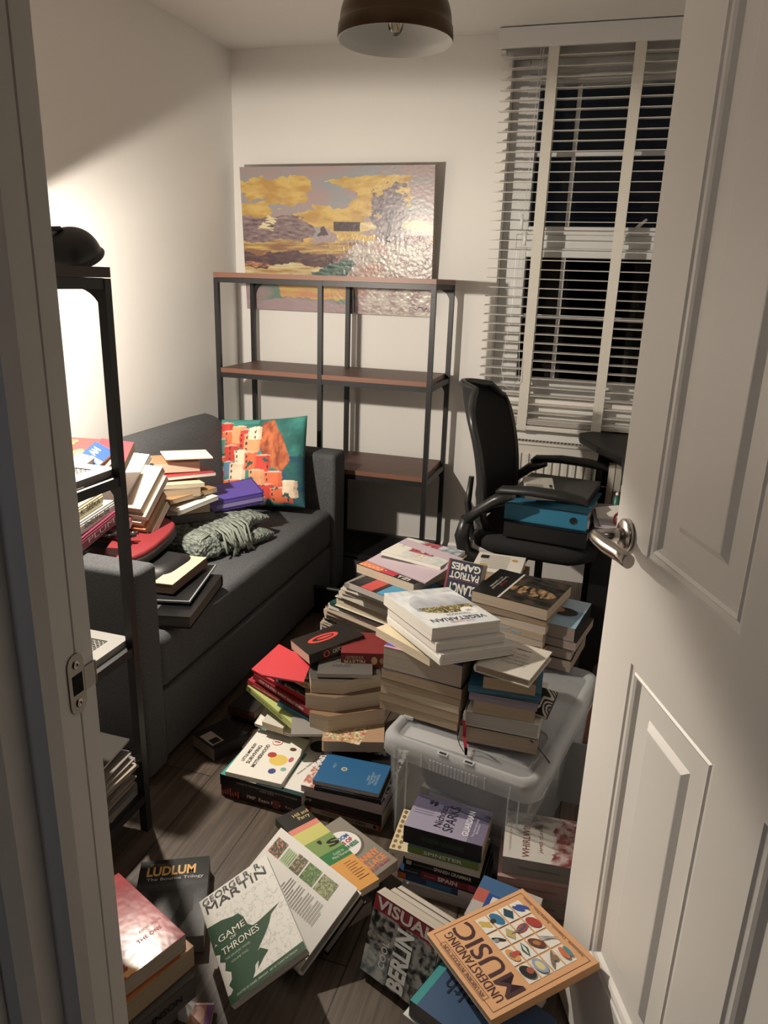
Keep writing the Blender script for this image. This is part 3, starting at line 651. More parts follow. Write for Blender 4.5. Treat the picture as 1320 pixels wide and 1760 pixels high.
bm = bmesh.new()
loft(bm, [(rrect(.004, BW-.004, .004, BD-.004, .045), BH-.05), (rrect(.0, BW, .0, BD, .048), BH-.046), (rrect(.002, BW-.002, .002, BD-.002, .047), BH-.012), (rrect(.010, BW-.010, .010, BD-.010, .042), BH), (rrect(.026, BW-.026, .026, BD-.026, .034), BH), (rrect(.032, BW-.032, .032, BD-.032, .03), BH-.009), (rrect(.034, BW-.034, .034, BD-.034, .03), BH-.010)]); obj('lid', bm, PLAS2, box)
bm = bmesh.new(); bm_prism(bm, rrect(.034, BW-.034, .034, BD-.034, .03), BH-.0115, BH-.010); obj('lid_panel', bm, PLAS, box)
xg = BW/2-.06
while xg < BW/2+.06: simple('grip_rib', PLAS2, [(xg, xg+.004, -.0022, 0, BH-.045, BH-.018)], box); xg += .009
for x in (.05, .12, .28, .34): simple('lid_rib', PLAS2, [(x, x+.002, -.002, 0, BH-.046, BH-.014)], box)
for x in (BW/2-.045, BW/2+.02):
    bm = bmesh.new(); bm_box(bm, x, x+.026, .004, .018, BH, BH+.003, bev=.001); bm_box(bm, x+.004, x+.022, .007, .014, BH+.003, BH+.0034, 1); obj('clip_slot', bm, [PLAS2, mat('slot_dark', (.015, .015, .015), .8)], box)
for x, y in ((.03, BD*.25), (.03, BD*.75)):
    bm = bmesh.new(); bm_box(bm, x-.012, x+.016, y-.05, y+.05, BH-.004, BH+.004, bev=.003); obj('lid_hinge', bm, PLAS2, box)
# things stored in it
def inbox(x, y, z, rz): return BM_ @ T(x, y, z, R(rz))
for i in range(5):
    book(inbox(.20, .26, .012+.030*i, 90 if i % 2 else 0) , .21, .29, .028, ['#3a3a3f', '#8a7f70', '#4a5560', '#6b5b4b', '#2e2e33'][i], ['dark grey', 'taupe', 'slate grey', 'brown', 'near-black'][i]+' ring-bound book lying inside the clear storage box', group='books inside the storage box', pg=GREYP)
bc = thing('wire_basket', 'dark metal file tray with rounded rim inside the clear storage box', 'tray', inbox(.21, .16, .165, 0))
bm = bmesh.new(); loft(bm, [(rrect(-.11, .11, -.11, .17, .03), 0), (rrect(-.125, .125, -.12, .18, .035), .055), (rrect(-.128, .128, -.123, .183, .036), .06), (rrect(-.122, .122, -.117, .177, .035), .055), (rrect(-.107, .107, -.107, .167, .03), .003)], cap0=True, cap1=True); obj('tray_body', bm, mat('dark_tray', (.03, .03, .032), .35), bc)
# ------------------------------------------------------------------ office chair (faces the desk on the right)
CHX, CHY, CHYAW = 1.645, -.735, -6
CM = T(CHX, CHY, 0, R(CHYAW))          # local +x = the way the chair faces
MESHB = mat('black_seat_mesh', (.010, .010, .011), .9, bump=.5, bscale=900)
FRB = mat('black_chair_frame', (.022, .022, .022), .32)
ch = thing('office_chair', 'black mesh office chair with looped armrests in front of the desk', 'chair', CM)
bm = bmesh.new(); W, D, n = .235, .225, 12
def seat_out(k): 
    return [((D+k)*math.copysign(abs(math.cos(a_))**.45, math.cos(a_)), (W+k)*math.copysign(abs(math.sin(a_))**.45, math.sin(a_))) for a_ in [2*math.pi*i/40 for i in range(40)]]
loft(bm, [(seat_out(-.03), .425), (seat_out(0), .445), (seat_out(.004), .475), (seat_out(-.01), .497), (seat_out(-.06), .505)], cap0=True, cap1=True); obj('seat', bm, MESHB, ch)
# back: gently dished panel in a rounded frame, reclined
def backpt(u, v):      # u -1..1 across, v 0..1 up
    wdt = .245*(1-.08*(1-v)**2)*min(1, (1-max(0, (v-.70)/.30)**2.6*.62) if v > .70 else 1)*(1 if v > .12 else (.75+.25*v/.12))
    x = -.235 - .10*v + .05*math.sin(v*math.pi)*.6 + .075*u*u
    return Vector((x, wdt*u, .50+.50*v+ (0 if v < .9 else -.012*(u*u))))
bm = bmesh.new(); nu, nv = 14, 22
for off in (0, -.012):
    g = [[bm.verts.new(backpt(-1+2*i/nu, j/nv)+Vector((off, 0, 0))) for i in range(nu+1)] for j in range(nv+1)]
    for j in range(nv):
        for i in range(nu): f = bm.faces.new((g[j][i], g[j][i+1], g[j+1][i+1], g[j+1][i])); f.smooth = True
obj('backrest', bm, MESHB, ch)
bm = bmesh.new(); ed = [backpt(-1, j/nv) for j in range(nv+1)]+[backpt(-1+2*i/nu, 1) for i in range(1, nu)]+[backpt(1, 1-j/nv) for j in range(nv+1)]+[backpt(1-2*i/nu, 0) for i in range(1, nu)]
bm_tube(bm, [p+Vector((-.008, 0, 0)) for p in ed]+[ed[0]+Vector((-.008, 0, 0))], .013, 8, cap=False); obj('back_frame', bm, FRB, ch)
bm = bmesh.new(); bm_tube(bm, [(-.27, -.06, .66), (-.275, -.07, .56), (-.25, -.08, .44), (-.18, -.08, .405), (-.04, -.06, .40)], [.016, .02, .022, .022, .02], 10, flat=.6)
bm_tube(bm, [(-.27, .06, .66), (-.275, .07, .56), (-.25, .08, .44), (-.18, .08, .405), (-.04, .06, .40)], [.016, .02, .022, .022, .02], 10, flat=.6); obj('back_bracket', bm, FRB, ch)
for s in (-1, 1):
    yy_ = s*.265
    bm = bmesh.new(); bm_tube(bm, [(-.12, yy_, .672), (-.10, yy_, .684), (.0, yy_, .692), (.10, yy_, .690), (.17, yy_, .680), (.19, yy_, .668)], [.012, .027, .032, .034, .028, .010], 14, flat=.5); obj('armrest_pad', bm, BLK, ch)
    bm = bmesh.new(); bm_tube(bm, [(-.06, yy_, .672), (-.12, yy_, .645), (-.18, yy_*.98, .595), (-.225, yy_*.95, .545)], [.024, .028, .027, .024], 10, flat=.7)
    bm_tube(bm, [(-.222, yy_*.95, .56), (-.238, yy_*.93, .49), (-.225, yy_*.9, .425), (-.17, yy_*.85, .398), (-.10, yy_*.7, .40), (-.02, yy_*.3, .405)], [.026, .032, .034, .032, .024, .018], 10, flat=.8); obj('armrest_arm', bm, FRB, ch)
bm = bmesh.new(); bm_box(bm, -.13, .13, -.10, .10, .385, .424, bev=.008); obj('seat_plate', bm, FRB, ch)
bm = bmesh.new(); bm_tube(bm, [(0, 0, .09), (0, 0, .24)], .026, 16); bm_tube(bm, [(0, 0, .24), (0, 0, .39)], .015, 16); obj('gas_lift', bm, BLACKM, ch)
bm = bmesh.new(); bm_tube(bm, [(-.02, -.1, .40), (-.05, -.19, .33), (-.08, -.235, .27)], .004, 8); obj('height_lever', bm, BLK, ch)
for k in range(5):
    a_ = R(20+72*k); c_, s_ = math.cos(a_), math.sin(a_)
    bm = bmesh.new(); bm_tube(bm, [(0, 0, .105), (.12*c_, .12*s_, .10), (.29*c_, .29*s_, .068)], [.03, .024, .015], 10, flat=.8); leg = obj('base_leg', bm, FRB, ch)
    bm = bmesh.new(); Mw = T(.29*c_, .29*s_, .026, a_) @ Matrix.Rotation(R(90), 4, 'X')
    bm_lathe(bm, [(0, -.024), (.025, -.024), (.026, -.006), (.012, -.004), (.012, .004), (.026, .006), (.025, .024), (0, .024)], 20, M=Mw); bm_tube(bm, [(.29*c_, .29*s_, .03), (.29*c_, .29*s_, .07)], .006, 8); obj('castor', bm, BLK, leg)
# things on the chair seat
def boxfile(M, a, b, t, c, label, name='lever_arch_file', cat='file', hole=True):
    r = thing(name, label, cat, M, None); m = mat('board_'+c, lin(c), .5)
    bm = bmesh.new()
    for z0, z1 in ((0, .003), (t-.003, t)): bm_box(bm, -a/2, a/2, -b/2, b/2, z0, z1)
    bm_box(bm, -a/2, a/2, -b/2, -b/2+.003, 0, t); obj('cover', bm, m, r)
    bm = bmesh.new(); bm_box(bm, -a/2+.01, a/2-.01, -b/2+.012, b/2-.02, .0032, t*.55); obj('papers', bm, paper(WHITEP), r)
    if hole:
        bm = bmesh.new(); Mh = Matrix.Translation((a/2-.045, -b/2-.0004, t/2)) @ Matrix.Rotation(R(90), 4, 'X')
        bm_lathe(bm, [(.0, .0006), (.0105, .0006)], 24, M=Mh); obj('finger_hole', bm, mat('hole_black', (.004, .004, .004), .9), r)
        bm = bmesh.new(); bm_lathe(bm, [(.0105, 0), (.0105, .0012), (.013, .0012), (.013, 0)], 24, M=Mh); obj('finger_ring', bm, mat('ring_blue', (.02, .05, .07), .3, .5), r)
    return r
f0 = at(873, 914, .507); 
MB = lambda px, py, z, yaw, a, b: Matrix.Translation(at(px, py, z)) @ Matrix.Rotation(R(yaw), 4, 'Z') @ Matrix.Translation((-a/2, b/2, 0))   # near-right bottom corner at a measured point
boxfile(MB(1006, 945, .507, -7, .285, .30), .285, .30, .055, '#0b0b0c', 'black lever arch file lying on the office chair seat under the blue one', hole=False)
boxfile(MB(1007, 914, .563, -7, .285, .30), .285, .30, .062, '#0b7396', 'blue lever arch file lying on the office chair seat')
tm = MB(1012, 872, .626, -7, .26, .28)
tr = thing('laptop_computer', 'closed dark grey laptop on top of the files on the office chair', 'laptop', tm)
simple('base', BLK, [(-.14, .125, -.14, .13, 0, .022)], tr, bev=.003); simple('lid', mat('laptop_lid', (.045, .043, .042), .4), [(-.14, .125, -.14, .13, .0225, .029)], tr, bev=.003)
r_, a, b, t = bk((903, 853, .655), (955, 856, .655), (905, 832, .675), .012, '#b9b3aa', 'white paperback with black print on the files on the office chair', a=.105, b=.15, spine='y-', group='books on the office chair')
patches(r_, [('#8f8980', rect(-.045, .015, -.02, .02)), ('#2a2a2a', rect(.022, .033, -.03, -.005)), ('#2a2a2a', rect(.036, .047, -.03, -.005)), ('#2a2a2a', rect(.036, .047, 0, .02))], t+.0002)

# ------------------------------------------------------------------ desk behind the door
dk = thing('desk', 'black desk with open shelf compartment standing by the window behind the door', 'desk', T(2.0, -.45, 0))
DSK = mat('black_ash_desk', (.009, .009, .009), .5, bump=.1, bscale=60)
bm = bmesh.new(); top = [(-.285, .31), (-.275, .22), (-.20, .05), (-.10, -.10), (-.10, -.45), (.44, -.45), (.44, .40), (-.22, .40)]
bm_prism(bm, top, .715, .742); o = obj('desktop', bm, DSK, dk); mod_bevel(o, .006)
bm = bmesh.new(); bm_prism(bm, [(-.22, .22), (-.06, -.12), (-.06, -.44), (.44, -.44), (.44, .39), (-.2, .39)], .690, .714); obj('apron', bm, DSK, dk)
pl = atX(1016, 800, 1.83)
simple('side_panel', DSK, [(-.19, -.165, -.05, .30, 0, .69), (.41, .435, -.44, .30, 0, .69)], dk)
simple('cupboard', DSK, [(-.165, .41, -.44, -.06, 0, .52)], dk)
simple('shelf', DSK, [(-.165, .41, -.44, .20, .521, .54)], dk)
simple('back_panel', DSK, [(-.165, .41, .21, .225, .541, .69)], dk)
# things on the desk shelf
def sheets(M, a, b, n, label, cols, name='paper_stack', jit=.012, t=.0016, cat='papers', group=None):
    r = thing(name, label, cat, M, group); 
    for k in range(n):
        bm = bmesh.new(); bm_box(bm, -a/2, a/2, -b/2, b/2, 0, t); 
        for v in bm.verts: v.co.z += .0012*math.sin(v.co.x*40+k)
        o = obj('sheet', bm, mat('sheet_'+cols[k % len(cols)], lin(cols[k % len(cols)]), .8), r)
        o.matrix_local = T(random.uniform(-jit, jit), random.uniform(-jit, jit), k*(t+.0014), R(random.uniform(-9, 9)))
    return r
sheets(T(1.93, -.79, .542, R(10)), .20, .27, 14, 'untidy pile of white papers and letters on the desk shelf', ['#d8d2ca', '#cbbfd0', '#e0dad2', '#bfb8c4', '#d9c7b6'])
bm = bmesh.new(); v = T(1.885, -.845, .590, R(18)) @ Matrix.Rotation(R(38), 4, 'X') @ Matrix.Rotation(R(-12), 4, 'Y'); bm_box(bm, -.05, .07, -.045, .045, 0, .0012, M=v)
tag(obj('envelope', bm, mat('sheet_white', lin('#e4ded6'), .7)), 'torn white envelope leaning on the papers on the desk shelf', 'envelope')
for k, (x, rz, c, h) in enumerate(((1.955, 0, '#c98a5a', .125), (1.985, 4, '#d99a66', .14))):
    o = book(T(x, -.62, .542) @ Matrix.Rotation(R(10+rz), 4, 'Y') @ Matrix.Rotation(R(90), 4, 'X') @ Matrix.Translation((0, h/2, 0)), .022, h, .12, c, ['orange-brown notebook standing on the desk shelf, left of its twin', 'orange-brown notebook standing on the desk shelf, against the door edge'][k], group='notebooks on the desk shelf')
for k in range(3):
    o = book(T(1.868+.026*k, -.42, .542) @ Matrix.Rotation(R(90), 4, 'X') @ Matrix.Translation((0, .0725, 0)), .024, .145, .10, ['#cfc9bd', '#c2bcae', '#d4cdbf'][k], 'white lined card file on the desk shelf, '+['leftmost', 'middle one', 'rightmost'][k]+' of three', group='card files on the desk shelf', name='card_file', cat='file')
sp = thing('sticky_tape_reel', 'red and white tape reel on the papers on the desk shelf', 'tape', T(1.915, -.90, .600))
bm = bmesh.new(); Mt = Matrix.Rotation(R(70), 4, 'X'); bm_lathe(bm, [(.018, -.008), (.026, -.008), (.026, .008), (.018, .008), (.018, -.008)], 28, M=Mt); obj('reel', bm, mat('red_plastic', lin('#b3122a'), .35), sp)
bm = bmesh.new(); bm_lathe(bm, [(.0265, -.004), (.0268, .004)], 28, M=Mt); obj('label_band', bm, UPVC, sp)
gb = thing('glue_bottle', 'green bottle beside the papers on the desk shelf', 'bottle', T(1.895, -.80, .600) @ Matrix.Rotation(R(-14), 4, 'X'))
bm = bmesh.new(); bm_lathe(bm, [(0, 0), (.011, .0), (.012, .01), (.012, .045), (.006, .055)], 18); obj('body', bm, mat('green_plastic', lin('#2c6a58'), .35), gb)
bm = bmesh.new(); bm_lathe(bm, [(.006, .055), (.006, .062), (0, .068)], 14); obj('cap', bm, UPVC, gb)
tag(obj('sugar_box', (lambda bm: (bm_box(bm, -.014, .014, -.011, .011, 0, .03, bev=.003), bm)[1])(bmesh.new()), UPVC, M=T(1.80, -.935, .565)), 'small white plastic plug on the blue file beside the desk', 'plug')
bpy.data.objects['sugar_box'].name = 'plug_adapter'
# tan bag and white panel in the gap behind the door
bg = thing('leather_bag', 'brown leather bag slumped on the floor in the dark beside the storage box', 'bag', T(1.97, -1.36, 0))
bm = bmesh.new(); loft(bm, [(rrect(-.10, .12, -.12, .12, .05), .0), (rrect(-.11, .13, -.13, .13, .06), .10), (rrect(-.09, .11, -.10, .10, .05), .24), (rrect(-.06, .08, -.03, .03, .02), .30)], cap0=True, cap1=True); obj('bag_body', bm, mat('brown_leather', (.14, .06, .03), .5, bump=.3, bscale=80), bg)
bm = bmesh.new(); bm_tube(bm, [(-.05, -.03, .29), (-.04, -.05, .37), (.02, -.06, .40), (.07, -.05, .36), (.07, -.03, .29)], .007, 8); obj('handle', bm, mat('dark_leather', (.03, .015, .01), .5), bg)
bp_ = at(985, 1372, .0)
tag(obj('plastic_panel', (lambda bm: (bm_prism(bm, rrect(0, .11, 0, .165, .012), 0, .006, M=Matrix(((1, 0, 0, 1.823), (0, .2, -.98, -1.70), (0, .98, .2, .045), (0, 0, 0, 1)))), bm)[1])(bmesh.new()), mat('grey_white_panel', (.25, .25, .26), .4)), 'pale grey plastic panel standing on edge between storage box and door', 'panel')
# black crate under the back shelves
ck = thing('floor_crate', 'black crate pushed under the back shelving unit', 'crate', T(.83, -.35, .0))
bm = bmesh.new(); loft(bm, [(rrect(-.13, .13, -.16, .16, .02), .0), (rrect(-.14, .14, -.17, .17, .02), .115), (rrect(-.148, .148, -.178, .178, .022), .118), (rrect(-.148, .148, -.178, .178, .022), .13), (rrect(-.13, .13, -.16, .16, .02), .13), (rrect(-.12, .12, -.15, .15, .02), .01)], cap0=True, cap1=True); obj('crate_body', bm, BLK, ck)
ck.location.y = -.62
# ================================================================== sofa pile
GS = 'books piled on the sofa'
# purple ring file
P0, P1 = at(350, 866, .555), at(454, 846, .575)
r_, a, b, t = bk(P0, P1, P0+Vector((-.09, .16, .03)), .045, '#3b2a86', 'shiny purple ring file resting on the folded throw on the sofa', b=.14, spine='y+', group='files on the sofa', name='ring_file', cat='file', hc=True, pg=(.25, .18, .45), rough=.25)
patches(r_, [('#5b48a8', rect(-a*.46, a*.46, .030, .042)), ('#8f7fc0', rect(-a*.30, a*.47, .012, .028))], b/2+.0002, name='label_strip', face='y-')
patches(r_, [('#54429f', rect(-a*.47, a*.47, -b*.47, b*.47))], t+.0002)
# knitted throw
KN = bpy.data.materials.new('grey_green_knit'); KN.use_nodes = True; nt, b_ = nodes(KN); L = nt.links.new
tc = nt.nodes.new('ShaderNodeTexCoord'); vo = nt.nodes.new('ShaderNodeTexVoronoi'); vo.inputs['Scale'].default_value = 95; mp = nt.nodes.new('ShaderNodeMapping'); mp.inputs['Scale'].default_value = (1, .55, 1); mp.inputs['Rotation'].default_value = (0, 0, R(35))
L(tc.outputs['Object'], mp.inputs['Vector']); L(mp.outputs[0], vo.inputs['Vector'])
rp = nt.nodes.new('ShaderNodeValToRGB'); rp.color_ramp.elements[0].color = (.34, .37, .32, 1); rp.color_ramp.elements[1].color = (.10, .12, .11, 1); rp.color_ramp.elements[1].position = .8
L(vo.outputs['Distance'], rp.inputs['Fac']); L(rp.outputs['Color'], b_.inputs['Base Color']); b_.inputs['Roughness'].default_value = .95
bp = nt.nodes.new('ShaderNodeBump'); bp.invert = True; bp.inputs['Strength'].default_value = 1; bp.inputs['Distance'].default_value = .006; L(vo.outputs['Distance'], bp.inputs['Height']); L(bp.outputs['Normal'], b_.inputs['Normal'])
tcx, tcy = .52, -1.14
th = thing('knitted_throw', 'folded grey-green chunky knitted throw with fringe on the sofa seat', 'throw', T(tcx, tcy, .405, R(72)))
def fold(x0, x1, y0, y1, z0, z1, bulge, seed, curl):
    """one folded layer: a thick rounded slab whose left end curls round"""
    bm = bmesh.new(); nu, nv = 44, 28; V = []
    for i in range(nu+1):
        u = i/nu; ring = []
        for k in range(nv):
            a_ = 2*math.pi*k/nv; ca, sa = math.cos(a_), math.sin(a_)
            ex = math.copysign(abs(ca)**.55, ca); ez = math.copysign(abs(sa)**.75, sa); tap = min(1, (u*6)**.5+.02, ((1-u)*7)**.5+.02)
            x = x0+(x1-x0)*u; y = (y0+y1)/2+(y1-y0)/2*ex*(.86+.14*tap); z = (z0+z1)/2+(z1-z0)/2*ez*tap
            q = Vector((x, y, z)); d = .009*_n.noise(q*16+Vector((seed, 0, 0)))+.004*_n.noise(q*45); st_ = .0024*math.sin(x*260+4*math.sin(y*70))*math.sin(y*210)
            z += bulge*math.sin(u*math.pi)*(1 if sa > 0 else 0)*.6+curl*(1-u)**3
            ring.append(bm.verts.new((x, y+d, z+d+st_)))
        V.append(ring)
    for i in range(nu):
        for k in range(nv): f = bm.faces.new([V[i][k], V[i][(k+1) % nv], V[i+1][(k+1) % nv], V[i+1][k]]); f.smooth = True
    bm.faces.new(V[0][::-1]); bm.faces.new(V[-1]); return bm
obj('lower_fold', fold(-.20, .16, -.13, .11, .002, .050, .008, 1, .0), KN, th)
obj('upper_fold', fold(-.17, .17, -.10, .13, .050, .098, .014, 5, -.012), KN, th)
obj('end_roll', fold(-.215, -.10, -.12, .10, .008, .088, .006, 9, -.01), KN, th)
random.seed(3); FR = mat('fringe_yarn', (.26, .29, .25), .95)
bm = bmesh.new()
for k in range(17):
    x = -.10+.007*k+random.uniform(-.003, .003); y = -.115; l = random.uniform(.04, .085); s = random.uniform(-.03, .03)
    z0 = .085+random.uniform(-.01, .01)
    bm_tube(bm, [(x, y+.03, z0+.012), (x+.003, y-.004, z0), (x+s*.4, y-.022, z0-l*.5), (x+s, y-.026-random.random()*.015, max(.006, z0-l))], [.0035, .0042, .0038, .0045], 6)
for k in range(22):
    y = -.10+.010*k; x = -.19; l = random.uniform(.03, .06)
    bm_tube(bm, [(x+.05, y, .094), (x+.01, y, .082), (x-.015-random.random()*.01, y+random.uniform(-.01, .01), .082-l)], [.0034, .004, .0042], 6)
o = obj('fringe', bm, FR, th); o['kind'] = 'stuff'
# cream-patterned diary on a black box
def diary(u, v):
    s = math.sin((u*1.0+v*2.6)*15+2*math.sin(u*9)); q = abs(s)
    return mix(lin('#3b2f1c'), lin('#e0d6ac'), .15+q*1.1) if (u*v > .0) else lin('#2b2218')
PB = [at(279, 1018, .430), at(306, 1040, .430), at(352, 975, .430)]
r_, a, b, t = bk((327, 1061, .447), (382, 988, .452), (282, 1034, .447), .036, '#101012', 'black slipcase lying flat on the front edge of the sofa seat', spine='x+', hc=True, pg=(.10, .09, .08), group=GS, name='slipcase', cat='case', rough=.3)
r_, a, b, t = bk((326, 1034, .462), (372, 970, .466), (284, 1016, .462), .006, '#8f9498', 'thin black and silver tablet on the black slipcase', b=.12, spine='x+', group=GS, name='tablet_computer', cat='tablet', pg=(.05, .05, .05), hc=True)
patches(r_, [('#0c0c0d', rect(-a/2+.004, a/2-.004, -b/2+.004, b/2-.004))], t+.0001, name='screen')
r_, a, b, t = bk((296, 1006, .497), (356, 958, .502), (277, 990, .497), .028, '#4a3222', 'notebook with cream leaf-pattern cover lying on the black slipcase on the sofa', spine='y+', group=GS, pg=(.16, .10, .07))
raster(r_, -a/2+.001, a/2-.001, -b/2+.001, b/2-.001, t+.0003, 40, 90, diary)
# red rounded case with black rim, black pouch under
r_ = thing('red_case', 'red zip case with rounded black edge lying on the sofa near the arm', 'case', None, None)
P0, P1, P2 = at(232, 958, .60), at(300, 905, .585), at(196, 926, .60)
q0, q1, q2 = at(205, 958, .55), at(297, 912, .55), at(176, 925, .55)
x, y, z, a, b = frame3(q0, q1, q2)
M = Matrix(((x.x, y.x, z.x, q0.x), (x.y, y.y, z.y, q0.y), (x.z, y.z, z.z, q0.z), (0, 0, 0, 1)))
PA = [at(*p, .565) for p in ((170, 958), (240, 958), (304, 905), (296, 890), (262, 886), (225, 900), (196, 920))]
bm = bmesh.new(); cen = sum(PA, Vector())/len(PA)
pts = [(p.x-cen.x, p.y-cen.y) for p in PA]
def smooth(pl, it=2):
    for _ in range(it):
        pl = [q for i in range(len(pl)) for q in ((pl[i][0]*.75+pl[(i+1) % len(pl)][0]*.25, pl[i][1]*.75+pl[(i+1) % len(pl)][1]*.25), (pl[i][0]*.25+pl[(i+1) % len(pl)][0]*.75, pl[i][1]*.25+pl[(i+1) % len(pl)][1]*.75))]
    return pl
sm = smooth(pts); r_.matrix_world = Matrix.Translation((cen.x, cen.y, .525)) @ Matrix.Rotation(R(0), 4, 'X')
loft(bm, [(sm, .0), ([(x_*1.03, y_*1.03) for x_, y_ in sm], .006), ([(x_*1.03, y_*1.03) for x_, y_ in sm], .020), ([(x_*1.005, y_*1.005) for x_, y_ in sm], .024)], cap0=True, cap1=True); obj('zip_edge', bm, mat('case_rim_black', (.02, .018, .018), .6), r_)
bm = bmesh.new(); loft(bm, [(sm, .0242), ([(x_*.99, y_*.99) for x_, y_ in sm], .036), ([(x_*.94, y_*.94) for x_, y_ in sm], .040)], cap0=True, cap1=True); obj('top_shell', bm, mat('case_red', lin('#8c1f28'), .5, bump=.2, bscale=300), r_)
pc = thing('black_pouch', 'black soft pouch under the red case on the sofa', 'pouch', T(.565, -1.60, .407))
bm = bmesh.new(); loft(bm, [(rrect(-.08, .08, -.09, .09, .05), .0), (rrect(-.09, .09, -.10, .10, .06), .05), (rrect(-.08, .08, -.09, .09, .05), .095), (rrect(-.05, .05, -.06, .06, .04), .108)], cap0=True, cap1=True); obj('pouch_body', bm, BLK, pc)
ky = thing('figurine', 'small dark pewter figurine lying on the red case', 'figurine', Matrix.Translation(at(208, 925, .577)))
PW_ = mat('pewter', (.07, .06, .055), .35, .6)
bm = bmesh.new(); bm_tube(bm, [(-.035, .0, .0), (-.02, .004, .008), (0, .0, .012), (.02, .004, .012), (.035, 0, .014)], [.006, .010, .013, .012, .009], 10); obj('torso', bm, PW_, ky)
for p in (((-.03, 0, .005), (-.045, -.015, .003)), ((-.03, .004, .005), (-.05, .012, .002)), ((.02, 0, .012), (.045, -.02, .008)), ((.02, .01, .012), (.05, .018, .018))):
    bm = bmesh.new(); bm_tube(bm, [p[0], tuple((a_+b_)/2+.002 for a_, b_ in zip(*p)), p[1]], [.005, .004, .005], 8); obj('limb', bm, PW_, ky)
bm = bmesh.new(); bm_lathe(bm, [(0, -.01), (.009, -.006), (.010, 0), (.008, .008), (0, .011)], 12); obj('head', bm, PW_, ky, M=T(.045, 0, .018))

# big leaning file of books, fore-edges up, along the back cushion
def lean(px0, py0, z0, ang, tilt, a, b, t, cover, label, **kw):
    """book standing on its long edge, leaning: near bottom corner at a measured point; ang = heading of its long edge"""
    p = at(px0, py0, z0); M = Matrix.Translation(p) @ Matrix.Rotation(R(ang), 4, 'Z') @ Matrix.Rotation(R(90-tilt), 4, 'X') @ Matrix.Translation((b/2, a/2, 0))
    kw.setdefault('group', GS); return book(M, b, a, t, cover, label, **kw)
cl_ = [('#e9e4da', .020, 'white glossy'), ('#2c2a30', .012, 'black'), ('#7a2222', .016, 'dark red'), ('#3a3a40', .018, 'charcoal'), ('#5a1f1f', .015, 'maroon'), ('#3d5f7c', .010, 'slate blue'), ('#222226', .018, 'black-spined'), ('#cfc6b4', .020, 'cream'), ('#b8ad98', .016, 'beige'), ('#d8d2c4', .016, 'off-white'), ('#d9824a', .018, 'orange'), ('#cdbb9a', .018, 'light tan')]
U_ = Vector((-.02, .79, .61)).normalized(); X_ = Vector((1, .04, 0)); X_ = (X_-U_*X_.dot(U_)).normalized(); Z_ = X_.cross(U_); B0 = Vector((.43, -1.61, .635)); B1 = atX(236, 874, .48); off = 0
ORD = ['nearest the narrow shelf', 'second from the narrow shelf', 'third from the narrow shelf', 'fourth from the narrow shelf', 'fifth from the narrow shelf', 'sixth from the narrow shelf', 'sixth from the throw', 'fifth from the throw', 'fourth from the throw', 'third from the throw', 'second from the throw', 'nearest the throw']
for i, (c, t, d) in enumerate(cl_):
    hh = [.25, .245, .24, .23, .225, .22, .21, .17, .165, .16, .15, .14][i]; t *= 1.25; off = (0 if i == 7 else off)+t+.0015; wd = .20 if i < 7 else .17+.02*(i > 9)
    o = (B0 if i < 7 else B1) - Z_*off - U_*.010*(i % 7) + X_*(wd/-2+.010*(i % 3)) + U_*hh/2
    book(Matrix(((X_.x, U_.x, Z_.x, o.x), (X_.y, U_.y, Z_.y, o.y), (X_.z, U_.z, Z_.z, o.z), (0, 0, 0, 1))), wd, hh, t, c, d+' book leaning in the row on the sofa, '+ORD[i], spine='x-', pg=[WHITEP, GREYP, GREYP, WHITEP, TAN, GREYP, GREYP, CREAM, WHITEP, CREAM, TAN, WHITEP][i], group='books leaning in a row on the sofa')
# loose paperbacks tumbled against the cushion
A = atX
def heap(q0, X0, q1, X1, back, t, c, lab, b=.13, **K):
    P, Q = A(*q0, X0), A(*q1, X1); return bk(P, Q, P+Vector(back), t, c, lab, b=b, **K)
GTU = 'paperbacks tumbled on the sofa'
def heapz(q0, z0, q1, z1, t, c, lab, dn=0, **K):
    P, Q = at(*q0, z0), at(*q1, z1); d = (Q-P).normalized(); bv = Vector((-d.y, d.x, dn)); return bk(P, Q, P+bv, t, c, lab, b=K.pop('b', .13), **K)
heapz((262, 797), .72, (344, 793), .71, .036, '#b98b5e', 'thick tan paperback tumbled page side out on top of the sofa heap', spine='y+', pg=CREAM, group=GTU)
heapz((285, 789), .735, (366, 786), .73, .004, '#e6dfcf', 'thin pale booklet topping the tumbled paperbacks on the sofa', spine='y+', pg=CREAM, group=GTU)
heapz((252, 824), .68, (371, 812), .67, .012, '#b01f2c', 'red-covered paperback under the thick tan one in the sofa heap', spine='y+', pg=WHITEP, group=GTU)
heapz((256, 836), .665, (352, 830), .65, .014, '#c8c9a0', 'pale green paperback in the middle of the sofa heap', spine='y+', pg=CREAM, group=GTU)
heapz((292, 860), .62, (373, 838), .62, .016, '#b0824a', 'tan paperback with curled pages in the sofa heap', spine='y+', pg=TAN, group=GTU)
heapz((305, 880), .585, (375, 852), .60, .014, '#d9d4cb', 'white paperback lowest in the heap beside the purple file', spine='y+', pg=WHITEP, group=GTU)
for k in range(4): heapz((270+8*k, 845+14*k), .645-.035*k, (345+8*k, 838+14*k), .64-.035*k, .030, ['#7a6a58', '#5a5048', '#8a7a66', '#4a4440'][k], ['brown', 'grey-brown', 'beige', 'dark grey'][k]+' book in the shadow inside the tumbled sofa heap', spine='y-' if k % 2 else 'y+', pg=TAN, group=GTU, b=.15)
r_, a, b, t = bk((298, 905, .50), (345, 900, .50), (285, 880, .52), .018, '#cbb8b4', 'paperback with banknote-like print half under the throw', b=.12, spine='y+', group=GS)
